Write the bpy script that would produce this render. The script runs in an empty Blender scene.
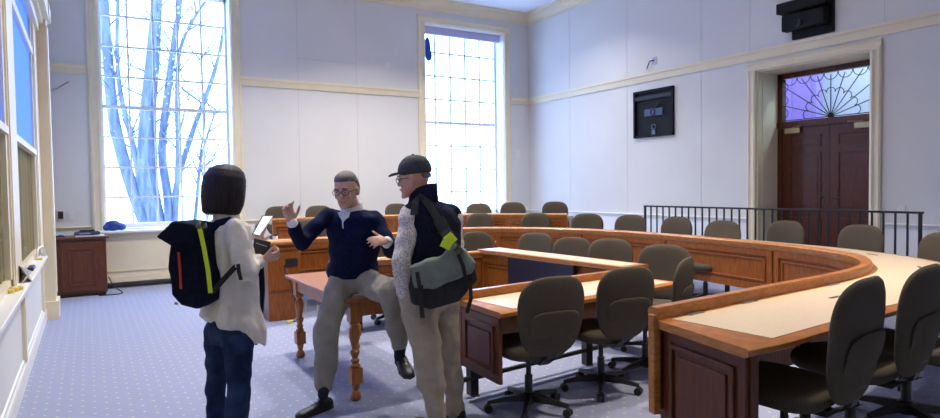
import bpy, bmesh, math, random
from mathutils import Vector, Matrix
random.seed(7)
SC = bpy.context.scene; C = SC.collection
V3 = Vector
# ------------------------------------------------------------------ camera
EYE = V3((0, 0, 1.55)); FL = 628.75
FWD = V3((0.51914, 0.853984, -0.03471)); RGT = V3((0.854163, -0.519817, -0.013992)); UPV = V3((0.029992, 0.022384, 0.999299))
cam = bpy.data.objects.new('camera', bpy.data.cameras.new('camera')); C.objects.link(cam)
cam.data.sensor_width = 36; cam.data.lens = 36 * FL / 940; cam.data.clip_start = .05; cam.data.clip_end = 300
m = Matrix((RGT, UPV, -FWD)).transposed().to_4x4(); m.translation = EYE; cam.matrix_world = m
SC.camera = cam
def pt(px, py, d):  # point of the room seen at a photo position, d metres ahead
    return EYE + FWD * d + RGT * ((px - 470) / FL * d) - UPV * ((py - 209) / FL * d)
HF = V3((.5195, .8545, 0)); HR = V3((.8545, -.5195, 0)); ZZ = V3((0, 0, 1))
# ------------------------------------------------------------------ materials
def mat(name, col, rough=.6, metal=0, spec=.5, emit=None, estr=0):
    m = bpy.data.materials.new(name); m.use_nodes = True; b = m.node_tree.nodes['Principled BSDF']
    b.inputs['Base Color'].default_value = (*col, 1); b.inputs['Roughness'].default_value = rough
    b.inputs['Metallic'].default_value = metal; b.inputs['Specular IOR Level'].default_value = spec
    if emit: b.inputs['Emission Color'].default_value = (*emit, 1); b.inputs['Emission Strength'].default_value = estr
    return m
def noisy(name, c1, c2, scale=(1, 1, 1), nscale=8, rough=.6, bump=0, spec=.5, lo=.35, hi=.65, detail=4, bscale=None):
    m = mat(name, c1, rough, 0, spec); nt = m.node_tree; N = nt.nodes; b = N['Principled BSDF']
    tc = N.new('ShaderNodeTexCoord'); mp = N.new('ShaderNodeMapping'); mp.inputs['Scale'].default_value = scale
    nz = N.new('ShaderNodeTexNoise'); nz.inputs['Scale'].default_value = nscale; nz.inputs['Detail'].default_value = detail
    cr = N.new('ShaderNodeValToRGB'); e = cr.color_ramp.elements
    e[0].position = lo; e[0].color = (*c1, 1); e[1].position = hi; e[1].color = (*c2, 1)
    L = nt.links.new
    L(tc.outputs['Object'], mp.inputs[0]); L(mp.outputs[0], nz.inputs[0]); L(nz.outputs[0], cr.inputs[0]); L(cr.outputs[0], b.inputs['Base Color'])
    if bump:
        bp = N.new('ShaderNodeBump'); bp.inputs['Strength'].default_value = bump; bp.inputs['Distance'].default_value = .03 if bscale and bscale < 15 else .01
        n2 = nz
        if bscale:
            n2 = N.new('ShaderNodeTexNoise'); n2.inputs['Scale'].default_value = bscale; L(tc.outputs['Object'], n2.inputs[0])
        L(n2.outputs[0], bp.inputs['Height']); L(bp.outputs[0], b.inputs['Normal'])
    return m
M = {}
M['wall'] = noisy('wall_paint', (.67, .66, .64), (.70, .69, .67), nscale=1.2, rough=.75, spec=.2)
M['wall_low'] = mat('wainscot_paint', (.80, .80, .82), .6)
M['cream'] = noisy('cream_paint', (.76, .67, .48), (.80, .71, .52), nscale=3, rough=.45)
M['white'] = mat('white_paint', (.80, .79, .77), .45)
M['ceiling'] = mat('ceiling_paint', (.84, .87, .95), .8)
M['ledge'] = mat('ledge_paint', (.78, .76, .72), .4)
M['wood'] = noisy('honey_wood', (.20, .052, .006), (.29, .088, .013), scale=(6, 6, 1), nscale=9, rough=.32, bump=.03)
M['wood_h'] = noisy('honey_wood_rail', (.34, .12, .025), (.48, .19, .045), scale=(2, 2, 8), nscale=9, rough=.28, bump=.03)
M['wood_d'] = noisy('dark_cherry_wood', (.085, .020, .006), (.13, .034, .010), scale=(6, 6, 1), nscale=8, rough=.33, bump=.03)
M['door'] = noisy('door_mahogany', (.065, .013, .004), (.11, .024, .007), scale=(7, 7, 1), nscale=7, rough=.35, bump=.03)
M['turned'] = noisy('turned_wood', (.30, .10, .025), (.42, .16, .04), scale=(5, 5, 1), nscale=10, rough=.28)
M['tabletop'] = noisy('tabletop_wood', (.30, .10, .04), (.34, .12, .048), scale=(6, 1, 6), nscale=4, rough=.3)
M['lam'] = noisy('tan_laminate', (.68, .54, .37), (.73, .58, .40), nscale=60, rough=.32)
M['black'] = mat('black_metal', (.012, .012, .014), .38)
M['blackp'] = mat('black_plastic', (.015, .015, .018), .45)
M['rail'] = mat('railing_iron', (.010, .010, .014), .4)
M['chair'] = noisy('taupe_fabric', (.075, .062, .046), (.098, .082, .062), nscale=180, rough=.9, spec=.15, bump=.15)
M['chair2'] = noisy('taupe_shell', (.045, .037, .028), (.058, .048, .037), nscale=120, rough=.7, spec=.25)
M['screen'] = mat('navy_screen', (.012, .014, .03), .35)
M['skin'] = noisy('skin', (.62, .36, .27), (.70, .43, .33), nscale=25, rough=.55, spec=.3)
M['skin_red'] = noisy('skin_ruddy', (.62, .30, .22), (.70, .38, .29), nscale=25, rough=.55, spec=.3)
M['lip'] = mat('lip', (.48, .17, .14), .5)
M['eye'] = mat('eye_dark', (.05, .035, .03), .3)
M['eyew'] = mat('eye_white', (.7, .68, .66), .3)
M['hair_b'] = noisy('black_hair', (.008, .006, .008), (.03, .02, .022), scale=(25, 25, 2), nscale=6, rough=.55, bump=.3, spec=.3)
M['hair_g'] = noisy('grey_hair', (.09, .075, .066), (.20, .175, .16), scale=(12, 12, 4), nscale=8, rough=.7, bump=.3)
M['sweater'] = noisy('navy_knit', (.003, .006, .032), (.006, .010, .048), nscale=40, rough=.9, bump=.12, spec=.15)
M['shirt'] = mat('white_shirt', (.80, .80, .82), .8)
M['khaki_g'] = noisy('grey_khaki', (.27, .255, .22), (.33, .31, .27), nscale=9, rough=.9, bump=.9, spec=.1, bscale=11)
M['khaki'] = noisy('khaki_cloth', (.36, .31, .235), (.43, .37, .285), nscale=9, rough=.9, bump=.9, spec=.1, bscale=11)
M['jeans'] = noisy('blue_denim', (.010, .022, .065), (.035, .06, .14), nscale=7, rough=.9, bump=.8, spec=.1, bscale=13)
M['blouse'] = noisy('cream_knit', (.72, .68, .61), (.80, .76, .69), nscale=14, rough=.9, bump=.8, spec=.1, bscale=10)
M['vest'] = noisy('navy_fleece', (.008, .010, .026), (.016, .019, .042), nscale=60, rough=.95, bump=.2, spec=.1)
M['check'] = mat('checked_shirt', (.7, .7, .7), .85)
M['jet'] = mat('jet_black', (.005, .005, .007), .6, spec=.2)
def check_nodes():
    nt = M['check'].node_tree; N = nt.nodes; b = N['Principled BSDF']; L = nt.links.new
    tc = N.new('ShaderNodeTexCoord'); s = N.new('ShaderNodeTexVoronoi'); s.inputs['Scale'].default_value = 95; s.distance = 'CHEBYCHEV'
    cr = N.new('ShaderNodeValToRGB'); e = cr.color_ramp.elements
    e[0].position = .25; e[0].color = (.36, .29, .27, 1); e[1].position = .42; e[1].color = (.70, .67, .64, 1)
    L(tc.outputs['Object'], s.inputs[0]); L(s.outputs['Distance'], cr.inputs[0]); L(cr.outputs[0], b.inputs['Base Color'])
check_nodes()
M['cap'] = noisy('cap_cloth', (.03, .032, .036), (.06, .062, .07), nscale=50, rough=.85, bump=.15)
M['bag_g'] = noisy('grey_green_canvas', (.15, .18, .155), (.21, .245, .21), nscale=12, rough=.85, bump=.3, bscale=30)
M['bag_b'] = noisy('black_canvas', (.010, .011, .012), (.02, .021, .022), nscale=30, rough=.8, bump=.2)
M['pack'] = noisy('navy_canvas', (.003, .005, .016), (.007, .010, .028), nscale=30, spec=.15, rough=.85, bump=.2)
M['neon'] = mat('neon_yellow', (.62, .80, .02), .6)
M['red'] = mat('red_zip', (.55, .03, .02), .6)
M['shoe'] = mat('black_leather', (.012, .011, .012), .4)
M['sock'] = mat('dark_sock', (.015, .02, .03), .9)
M['brass'] = mat('brass', (.45, .36, .20), .35, .8)
M['paper'] = mat('paper', (.80, .80, .82), .7)
M['blue'] = noisy('blue_nylon', (.004, .03, .22), (.01, .08, .42), nscale=9, rough=.45, bump=.4)
M['yellow'] = mat('yellow_plastic', (.75, .60, .12), .5)
M['plate'] = mat('switch_plate', (.72, .72, .72), .4)
M['bark'] = noisy('bark', (.07, .09, .13), (.16, .18, .24), scale=(3, 3, .6), nscale=3, rough=.9, bump=.3)
M['leaf'] = mat('young_leaf', (.40, .52, .30), .7)
M['ground'] = noisy('pale_ground', (.74, .76, .80), (.82, .84, .86), nscale=2, rough=.9)
M['steel'] = mat('steel', (.4, .4, .42), .3, .9)
M['bluepr'] = mat('blue_print', (.05, .10, .40), .5)
M['lampem'] = mat('lamp_diffuser', (.9, .9, .9), .5, emit=(1, .93, .82), estr=5)
M['screenw'] = mat('lit_tablet_screen', (.8, .85, .95), .3, emit=(.85, .93, 1), estr=1.1)
M['foyer'] = mat('foyer_paint', (.55, .62, .68), .7)
M['foyerp'] = mat('foyer_lilac', (.36, .28, .72), .7)
M['curtain'] = noisy('olive_curtain', (.17, .14, .06), (.30, .26, .13), scale=(1, 14, .15), nscale=3, rough=.85)
def glass():
    m = bpy.data.materials.new('window_glass'); m.use_nodes = True; nt = m.node_tree; N = nt.nodes; N.clear()
    o = N.new('ShaderNodeOutputMaterial'); mx = N.new('ShaderNodeMixShader'); t = N.new('ShaderNodeBsdfTransparent'); g = N.new('ShaderNodeBsdfGlossy')
    g.inputs['Roughness'].default_value = .02; mx.inputs[0].default_value = .05
    nt.links.new(t.outputs[0], mx.inputs[1]); nt.links.new(g.outputs[0], mx.inputs[2]); nt.links.new(mx.outputs[0], o.inputs[0]); return m
M['glass'] = glass()
def shade():
    m = bpy.data.materials.new('blue_shade_cloth'); m.use_nodes = True; nt = m.node_tree; N = nt.nodes; N.clear()
    o = N.new('ShaderNodeOutputMaterial'); mx = N.new('ShaderNodeMixShader'); t = N.new('ShaderNodeBsdfTranslucent'); g = N.new('ShaderNodeBsdfDiffuse')
    t.inputs[0].default_value = (.26, .36, .62, 1); g.inputs[0].default_value = (.35, .48, .8, 1); mx.inputs[0].default_value = .25
    nt.links.new(t.outputs[0], mx.inputs[1]); nt.links.new(g.outputs[0], mx.inputs[2]); nt.links.new(mx.outputs[0], o.inputs[0]); return m
M['shade'] = shade()
def carpet():
    m = mat('dotted_carpet', (.3, .33, .45), .95, spec=.05); nt = m.node_tree; N = nt.nodes; b = N['Principled BSDF']; L = nt.links.new
    tc = N.new('ShaderNodeTexCoord')
    def lattice(off):
        a = N.new('ShaderNodeVectorMath'); a.operation = 'MULTIPLY_ADD'; a.inputs[1].default_value = (1 / .15, 1 / .15, 0); a.inputs[2].default_value = (off, off, 0)
        f = N.new('ShaderNodeVectorMath'); f.operation = 'FRACTION'; s = N.new('ShaderNodeVectorMath'); s.operation = 'SUBTRACT'; s.inputs[1].default_value = (.5, .5, 0)
        l = N.new('ShaderNodeVectorMath'); l.operation = 'LENGTH'; c = N.new('ShaderNodeMath'); c.operation = 'LESS_THAN'; c.inputs[1].default_value = .068
        L(tc.outputs['Object'], a.inputs[0]); L(a.outputs[0], f.inputs[0]); L(f.outputs[0], s.inputs[0]); L(s.outputs[0], l.inputs[0]); L(l.outputs['Value'], c.inputs[0]); return c
    c1 = lattice(0); c2 = lattice(.5); mx = N.new('ShaderNodeMath'); mx.operation = 'MAXIMUM'; L(c1.outputs[0], mx.inputs[0]); L(c2.outputs[0], mx.inputs[1])
    nz = N.new('ShaderNodeTexNoise'); nz.inputs['Scale'].default_value = 90; L(tc.outputs['Object'], nz.inputs[0])
    cr = N.new('ShaderNodeValToRGB'); e = cr.color_ramp.elements; e[0].position = .3; e[0].color = (.26, .285, .41, 1); e[1].position = .7; e[1].color = (.32, .345, .48, 1)
    L(nz.outputs[0], cr.inputs[0])
    mc = N.new('ShaderNodeMix'); mc.data_type = 'RGBA'; mc.inputs['B'].default_value = (.52, .49, .35, 1)
    L(mx.outputs[0], mc.inputs['Factor']); L(cr.outputs[0], mc.inputs['A']); L(mc.outputs['Result'], b.inputs['Base Color']); return m
M['carpet'] = carpet()
# ------------------------------------------------------------------ mesh helpers
class MB:
    def __init__(s): s.v = []; s.f = []
    def add(s, vs, fs):
        o = len(s.v); s.v += [tuple(v) for v in vs]; s.f += [tuple(i + o for i in f) for f in fs]; return s
    def box(s, x0, x1, y0, y1, z0, z1):
        vs = [(x, y, z) for x in (x0, x1) for y in (y0, y1) for z in (z0, z1)]
        return s.add(vs, [(0, 1, 3, 2), (4, 6, 7, 5), (0, 4, 5, 1), (2, 3, 7, 6), (0, 2, 6, 4), (1, 5, 7, 3)])
    def obox(s, c, a, b, d):  # oriented box, half vectors
        c = V3(c); vs = [c + a * i + b * j + d * k for i in (-1, 1) for j in (-1, 1) for k in (-1, 1)]
        return s.add(vs, [(0, 1, 3, 2), (4, 6, 7, 5), (0, 4, 5, 1), (2, 3, 7, 6), (0, 2, 6, 4), (1, 5, 7, 3)])
    def rings(s, rs, closed=True, caps=True):
        n = len(rs[0]); vs = [p for r in rs for p in r]; fs = []
        for i in range(len(rs) - 1):
            for j in range(n if closed else n - 1):
                k = (j + 1) % n; fs.append((i * n + j, i * n + k, (i + 1) * n + k, (i + 1) * n + j))
        if caps: fs.append(tuple(range(n))[::-1]); fs.append(tuple((len(rs) - 1) * n + j for j in range(n)))
        return s.add(vs, fs)
    def tube(s, pts, rad, n=10):
        pts = [V3(p) for p in pts]; rad = rad if isinstance(rad, (list, tuple)) else [rad] * len(pts); rs = []; up = None
        for i, p in enumerate(pts):
            t = (pts[min(i + 1, len(pts) - 1)] - pts[max(i - 1, 0)]).normalized()
            if up is None: up = V3((0, 0, 1)) if abs(t.z) < .9 else V3((1, 0, 0))
            a = (up - t * up.dot(t)).normalized(); b = t.cross(a); up = a
            rs.append([p + (a * math.cos(q) + b * math.sin(q)) * rad[i] for q in [2 * math.pi * k / n for k in range(n)]])
        return s.rings(rs)
    def lathe(s, c, prof, n=20):  # prof (r,z)
        c = V3(c); return s.rings([[c + V3((r * math.cos(2 * math.pi * k / n), r * math.sin(2 * math.pi * k / n), z)) for k in range(n)] for r, z in prof])
    def ell(s, c, a, b, d, n=14, m_=9):
        c = V3(c); rs = []
        for i in range(m_):
            th = math.pi * (i + .15) / (m_ - .7); rs.append([c + d * math.cos(th) + (a * math.cos(q) + b * math.sin(q)) * math.sin(th) for q in [2 * math.pi * k / n for k in range(n)]])
        return s.rings(rs)
    def build(s, name, material, parent=None, smooth=False, bevel=0, loc=None):
        me = bpy.data.meshes.new(name); me.from_pydata(s.v, [], s.f)
        bm = bmesh.new(); bm.from_mesh(me); bmesh.ops.recalc_face_normals(bm, faces=bm.faces); bm.to_mesh(me); bm.free()
        me.materials.append(M[material] if isinstance(material, str) else material)
        o = bpy.data.objects.new(name, me); C.objects.link(o)
        if smooth:
            for p in me.polygons: p.use_smooth = True
            if smooth == 'auto': me.set_sharp_from_angle(angle=math.radians(40))
        if bevel:
            b = o.modifiers.new('bevel', 'BEVEL'); b.width = bevel; b.segments = 2; b.limit_method = 'ANGLE'
        if parent is not None:
            o.parent = parent; o.matrix_parent_inverse = inv(parent)
        return o
def inv(p): return Matrix.Identity(4) if p.parent else Matrix.Translation(-V3(p.location))
def tag(o, label, cat, group=None):
    o['label'] = label; o['category'] = cat
    if group: o['group'] = group
    return o
def st(o): o['kind'] = 'structure'; return o
def thing(name, label, cat, loc=(0, 0, 0), group=None):
    o = bpy.data.objects.new(name, None); C.objects.link(o); o.location = loc; o.empty_display_size = .1
    return tag(o, label, cat, group)
def dup(root, loc, rz, label=None, group=None, name=None):
    def cp(o, par):
        c = o.copy(); C.objects.link(c); c.parent = par
        for k in o.children: cp(k, c)
        return c
    r = root.copy(); C.objects.link(r); r.location = loc; r.rotation_euler = (0, 0, rz)
    for k in root.children: cp(k, r)
    if label: r['label'] = label
    if group: r['group'] = group
    return r
# ------------------------------------------------------------------ path sweeps (desks)
def resample(P, step=.09, smooth=True):
    P = [V3((*p, 0)) for p in P]; out = []
    for i in range(len(P) - 1):
        p0 = P[max(i - 1, 0)]; p1 = P[i]; p2 = P[i + 1]; p3 = P[min(i + 2, len(P) - 1)]
        n = max(2, int((p2 - p1).length / step))
        for k in range(n):
            t = k / n
            if smooth: out.append(.5 * ((2 * p1) + (p2 - p0) * t + (2 * p0 - 5 * p1 + 4 * p2 - p3) * t * t + (3 * p1 - p0 - 3 * p2 + p3) * t ** 3))
            else: out.append(p1.lerp(p2, t))
    out.append(P[-1]); return out
class Path:
    def __init__(s, P, smooth=True, flip=1):
        s.p = resample(P, smooth=smooth); s.c = [0]; s.flip = flip
        for a, b in zip(s.p, s.p[1:]): s.c.append(s.c[-1] + (b - a).length)
        s.L = s.c[-1]
    def at(s, d):
        d = min(max(d, 0), s.L)
        for i in range(len(s.c) - 1):
            if d <= s.c[i + 1]: break
        t = (d - s.c[i]) / max(1e-9, s.c[i + 1] - s.c[i]); return s.p[i].lerp(s.p[i + 1], t)
    end_n = None
    def nrm(s, d):
        if s.end_n is not None and d >= s.L - 1e-4: return V3(s.end_n)
        e = .06; t = (s.at(d + e) - s.at(d - e)).normalized(); return V3((-t.y, t.x, 0)) * s.flip
    def sweep(s, mb, s0, s1, prof):
        n = max(1, int((s1 - s0) / .1)) if len(s.p) > 3 else 1; rs = []
        for i in range(n + 1):
            d = s0 + (s1 - s0) * i / n; p = s.at(d); q = s.nrm(d); rs.append([p + q * o + V3((0, 0, z)) for o, z in prof])
        return mb.rings(rs)
    def box(s, mb, s0, s1, o0, o1, z0, z1): return s.sweep(mb, s0, s1, [(o0, z0), (o1, z0), (o1, z1), (o0, z1)])
def panel_parts(path, root, z0, z1, segs, wood='wood', th=.03):
    for a, b in segs:
        mb = MB(); path.box(mb, a, b, .0, th, z0, z1)
        p = mb.build('modesty_panel', wood, root)
        mb = MB()  # frame proud of the panel on the inner face, plus a raised field moulding
        path.box(mb, a, b, -.016, .0, z0, z0 + .07); path.box(mb, a, b, -.016, .0, z1 - .09, z1 - .0)
        path.box(mb, a, a + .06, -.016, .0, z0 + .07, z1 - .09); path.box(mb, b - .06, b, -.016, .0, z0 + .07, z1 - .09)
        mb.build('panel_frame', wood, p)
        mb = MB(); c, e = a + .09, b - .09; q0, q1 = z0 + .10, z1 - .12
        if e - c > .1 and q1 - q0 > .08:
            for (s0, s1, y0, y1) in ((c, e, q0, q0 + .018), (c, e, q1 - .018, q1), (c, c + .018, q0, q1), (e - .018, e, q0, q1)):
                path.sweep(mb, s0, s1, [(0, y0), (-.012, y0 + .004), (-.012, y1 - .004), (0, y1)])
            mb.build('panel_moulding', wood, p)
def raised_end(root, c, a, zc, w2, h2, n, wood):  # raised-panel end board: centre, horizontal half dir a, half sizes, outward normal n
    mb = MB(); c = V3(c); a = V3(a).normalized(); n = V3(n).normalized(); z = ZZ
    mb.obox(c, a * w2, z * h2, n * .014); e = mb.build('end_panel', wood, root, bevel=.003)
    mb = MB(); k = .055; t = .012
    for (cc, hx, hz) in ((-1, 0, 0), (1, 0, 0)): mb.obox(c + n * .02 + a * cc * (w2 - k - t), a * t, z * (h2 - k), n * .008)
    for cc in (-1, 1): mb.obox(c + n * .02 + z * cc * (h2 - k - t), a * (w2 - k), z * t, n * .008)
    mb.obox(c + n * .017, a * (w2 - k - .05), z * (h2 - k - .05), n * .006)
    mb.build('end_panel_moulding', wood, e, bevel=.004)
# ------------------------------------------------------------------ room shell
D = 11.85; RX = 8.85; LX = -.5; CZ = 5.50; WT = .45
W1 = (.22, 2.26); W2 = (6.13, 8.14); SILL = .95
def S(name, mb, m, **k): return st(mb.build(name, m, **k))
S('floor', MB().box(LX - .3, RX + 1.2, -2.0, D + .02, -.1, 0), 'carpet')
S('ceiling', MB().box(LX - .3, RX + .3, -2.0, D + .5, CZ, CZ + .12), 'ceiling')
mb = MB(); zt2 = 5.0; zt1 = 5.02
for x0, x1, z0, z1 in ((LX - .3, W1[0], 0, CZ), (W1[1], W2[0], 0, CZ), (W2[1], RX + .7, 0, CZ), (*W1, 0, SILL - .04), (*W1, zt1, CZ), (*W2, 0, SILL - .04), (*W2, zt2, CZ)):
    mb.box(x0, x1, D, D + WT, z0, z1)
S('wall_back', mb, 'wall')
DY0, DY1, DZ = 4.35, 6.01, 3.27
mb = MB()
mb.box(RX, RX + .7, DY1, D, 0, CZ); mb.box(RX, RX + .7, -2.0, DY0, 0, CZ); mb.box(RX, RX + .7, DY0, DY1, DZ, CZ)
S('wall_right', mb, 'wall')
mb = MB()
LW = [(3.1, 5.72), (6.3, 8.72)]   # window openings in the left wall
ys = [-2.0, 3.1, 5.72, 6.3, 8.72, D]
mb.box(LX - .3, LX, -2.0, 3.1, .0, CZ); mb.box(LX - .3, LX, 5.72, 6.3, 0, CZ); mb.box(LX - .3, LX, 8.72, D, 0, CZ)
for a, b in LW: mb.box(LX - .3, LX, a, b, 0, .85); mb.box(LX - .3, LX, a, b, 3.62, CZ)
S('wall_left', mb, 'wall')
S('wall_front', MB().box(LX - .3, RX + .7, -2.1, -2.0, 0, CZ), 'wall')
# wainscot
mb = MB(); mb.box(W1[1] + .15, RX, D - .012, D, 0, .96); mb.box(LX, .02, D - .012, D, 0, .96); S('trim_1', mb, 'wall_low')
mb = MB(); mb.box(RX - .012, RX, 6.12, D, 0, .96); mb.box(RX - .012, RX, -2, 4.2, 0, .96); S('trim_2', mb, 'wall_low')
def rail_prof(z0, z1, t):  # (offset, z)
    h = z1 - z0; return [(0, z0), (t * .35, z0), (t * .5, z0 + h * .25), (t * .7, z0 + h * .55), (t, z0 + h * .72), (t, z1 - h * .08), (0, z1)]
def run_x(mb, y, x0, x1, prof): mb.rings([[V3((x, y - o, z)) for o, z in prof] for x in (x0, x1)])
def run_y(mb, x, sgn, y0, y1, prof): mb.rings([[V3((x + sgn * o, y, z)) for o, z in prof] for y in (y0, y1)])
mb = MB(); up = rail_prof(3.44, 3.60, .07)
run_x(mb, D, LX, .05, up); run_x(mb, D, 2.40, 5.99, up); run_x(mb, D, 8.30, RX, up); S('trim_3', mb, 'cream')
mb = MB(); run_y(mb, RX, -1, -2, D - .04, up); S('trim_4', mb, 'cream')
mb = MB(); lo = rail_prof(.94, 1.01, .045)
run_x(mb, D, LX, .05, lo); run_x(mb, D, 2.40, 5.99, lo); run_x(mb, D, 8.30, RX, lo); S('trim_5', mb, 'cream')
mb = MB(); run_y(mb, RX, -1, 6.15, D - .03, lo); run_y(mb, RX, -1, -2, 4.2, lo); S('trim_6', mb, 'white')
crown = [(0, 5.28), (.02, 5.28), (.03, 5.33), (.07, 5.37), (.09, 5.41), (.14, 5.44), (.15, 5.47), (.19, 5.475), (.19, CZ), (0, CZ)]
mb = MB(); run_x(mb, D, LX, RX, crown); S('trim_7', mb, 'cream')
mb = MB(); run_y(mb, RX, -1, -2, D, crown); S('trim_8', mb, 'cream')
mb = MB(); run_y(mb, LX, 1, -2, D, crown); S('trim_9', mb, 'cream')
mb = MB(); run_x(mb, D, 2.40, RX, [(0, 0), (.03, 0), (.03, .13), (.02, .16), (0, .17)]); S('baseboard_back', mb, 'cream')
mb = MB(); run_y(mb, RX, -1, 6.15, D, [(0, 0), (.03, 0), (.03, .30), (.02, .46), (0, .47)]); S('baseboard_right', mb, 'white')
mb = MB()
for y in (10.4, 8.73, 7.04, 6.13): mb.box(RX - .003, RX, y - .004, y + .004, 3.6 if y < 6.2 else .96, 5.3)
for y in (4.2,): mb.box(RX - .003, RX, y - .004, y + .004, 3.6, 5.3)
for x in (3.45, 4.62): mb.box(x - .004, x + .004, D - .003, D, 1.0, 5.3)
mb.box(3.45, 4.62, D - .003, D, 4.02, 4.028)
S('trim_10', mb, mat('panel_seam', (.54, .54, .55), .8))
# window casings on the back wall
def casing(name, x0, x1, zb, zt, w=.16):
    mb = MB(); pr = [(0, 0), (0, .05), (.03, .06), (.06, .045), (w - .05, .04), (w - .03, .05), (w, .035), (w, 0)]
    def prof(x, z, dx, dz): return None
    for k, sx in ((x0, -1), (x1, 1)):
        mb.rings([[V3((k + sx * o, D - t, z)) for o, t in pr] for z in (zb, zt)])
    mb.rings([[V3((x, D - t, zt + o)) for o, t in pr] for x in (x0 - w, x1 + w)])
    return S(name, mb, 'cream')
casing('trim_11', *W1, .02, zt1); casing('trim_12', *W2, .02, zt2)
def back_window(name, x0, x1, zt, gy):
    fr = MB(); f = .05
    fr.box(x0, x0 + f, gy - .05, gy + .05, SILL, zt); fr.box(x1 - f, x1, gy - .05, gy + .05, SILL, zt)
    fr.box(x0, x1, gy - .05, gy + .05, SILL, SILL + .07); fr.box(x0, x1, gy - .05, gy + .05, zt - .06, zt)
    w = S(name, fr, 'white')
    g = MB(); xs = [x0 + f + (x1 - x0 - 2 * f) * i / 5 for i in range(1, 5)]; zs = [SILL + (zt - SILL) * i / 8 for i in range(1, 8)]
    for x in xs: g.box(x - .015, x + .015, gy - .018, gy + .018, SILL + .05, zt - .05)
    for i, z in enumerate(zs): h = .03 if i == 3 else .015; g.box(x0 + f, x1 - f, gy - .02, gy + .02, z - h, z + h)
    g.build('muntin_grid', mat('muntin_backlit_tone', (.66, .69, .76), .6), w)  # bars greyed towards blue: their backlit shade is put into the colour
    MB().box(x0 + f, x1 - f, gy - .003, gy + .003, SILL + .06, zt - .05).build('glass_pane', 'glass', w)
    rv = MB()
    for a, b in ((x0 - .001, x0 + .012), (x1 - .012, x1 + .001)): rv.box(a, b, D - .01, D + WT, SILL, zt)
    rv.box(x0, x1, D - .01, D + WT, zt - .012, zt + .001); rv.box(x0, x1, D - .02, D + WT, SILL - .05, SILL)
    rv.build('window_reveal', 'white', w)
    return w
w1 = back_window('window_1', *W1, zt1, 12.2); w2 = back_window('window_2', *W2, zt2, 12.2)
MB().box(W2[0] + .03, W2[1] - .03, D + .12, D + .2, zt2 - .17, zt2 - .015).build('shade_cassette', mat('lilac_shade', (.50, .48, .72), .6), w2)
# left wall windows: flush, with casings, upper shade, lower pleated curtains
for i, (a, b) in enumerate(LW):
    fr = MB(); x0, x1 = LX - .04, LX + .008
    fr.box(x0, x1, a, a + .06, .85, 3.62); fr.box(x0, x1, b - .09, b, .85, 3.62); fr.box(x0, x1, a, b, .85, .92); fr.box(x0, x1 + .012, a, b, 1.985, 2.04); fr.box(x0, x1 + .01, a, b, 3.12, 3.2); fr.box(x0, x1, a, b, 3.55, 3.62)
    w = S('window_%d' % (i + 3), fr, 'cream')
    MB().box(LX - .008, LX - .004, a + .05, b - .05, .9, 3.58).build('glass_pane', 'glass', w)
    MB().box(LX - .02, LX - .015, a + .02, b - .02, 2.0, 3.6).build('roller_shade', 'shade', w)
    cu = MB(); n = 90; fr_, bk = [], []
    for k in range(n + 1):
        y = a + .06 + (b - a - .14) * k / n; xx = LX - .045 + .018 * math.sin(k * 1.15) ; fr_.append(V3((xx, y, 0))); bk.append(V3((xx - .004, y, 0)))
    loop = fr_ + bk[::-1]; cu.rings([[p + V3((0, 0, z)) for p in loop] for z in (.90, 1.99)])
    cu.build('pleated_curtain', 'curtain', w, smooth='auto')
mb = MB()
for a, b in ((2.6, 3.1), (5.72, 6.3), (8.72, 9.25)):
    mb.box(LX, LX + .02, a, b, .85, 3.6); mb.box(LX + .02, LX + .028, a + .04, b - .04, .85, 3.6)
mb.box(LX, LX + .10, 2.6, 9.25, 3.60, 3.66); mb.box(LX, LX + .06, 2.6, 9.25, 3.50, 3.60); mb.box(LX, LX + .16, 2.6, 9.3, 3.66, 3.86)
S('trim_13', mb, 'cream')
mb = MB(); mb.box(LX, LX + .13, 9.25, 9.62, 0, 3.86); mb.box(LX, LX + .16, 9.20, 9.67, 0, .22); mb.box(LX, LX + .17, 9.2, 9.67, 3.7, 3.86)
mb.box(LX + .13, LX + .14, 9.3, 9.57, .3, 3.6)
S('trim_14', mb, 'cream')
mb = MB(); mb.box(LX - .02, LX + .105, -2, 8.35, .825, .86); mb.box(LX, LX + .07, -2, 8.33, .79, .825)
S('trim_15', mb, 'ledge', bevel=.006)
mb = MB()
for y in (1.2, 4.1, 6.35, 8.9): mb.box(LX, LX + .03, y - .07, y + .07, .16, .79); mb.box(LX + .03, LX + .036, y - .045, y + .045, .16, .79)
mb.box(LX, LX + .02, -2, 9.2, .70, .79)
S('trim_16', mb, 'cream')
S('trim_17', MB().box(LX, LX + .008, -2, 9.2, 0, .79), 'wall')
mb = MB(); run_y(mb, LX, 1, -2, 9.2, [(0, 0), (.035, 0), (.035, .11), (.03, .14), (.02, .155), (.018, .18), (0, .19)]); S('baseboard_left', mb, 'ledge')
# paneled radiator cover under window 1
rc = MB(); rc.box(.05, 2.42, 11.56, D, .10, .89); rc.box(.05, .13, 11.54, 11.60, 0, .10); rc.box(2.34, 2.42, 11.54, 11.6, 0, .1)
rc = st(rc.build('trim_18', 'cream'))
mb = MB()
for x0, x1 in ((.19, 1.2), (1.28, 2.3)):
    for (a, b, c, d) in ((x0, x1, .27, .29), (x0, x1, .79, .81), (x0, x0 + .02, .27, .81), (x1 - .02, x1, .27, .81)): mb.box(a, b, 11.548, 11.56, c, d)
mb.box(.05, 2.42, 11.54, 11.56, .10, .19); mb.build('cover_moulding', 'cream', rc)
S('trim_19', MB().box(.10, 2.42, 11.48, D + .02, .89, .93), 'white', bevel=.01)
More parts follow.
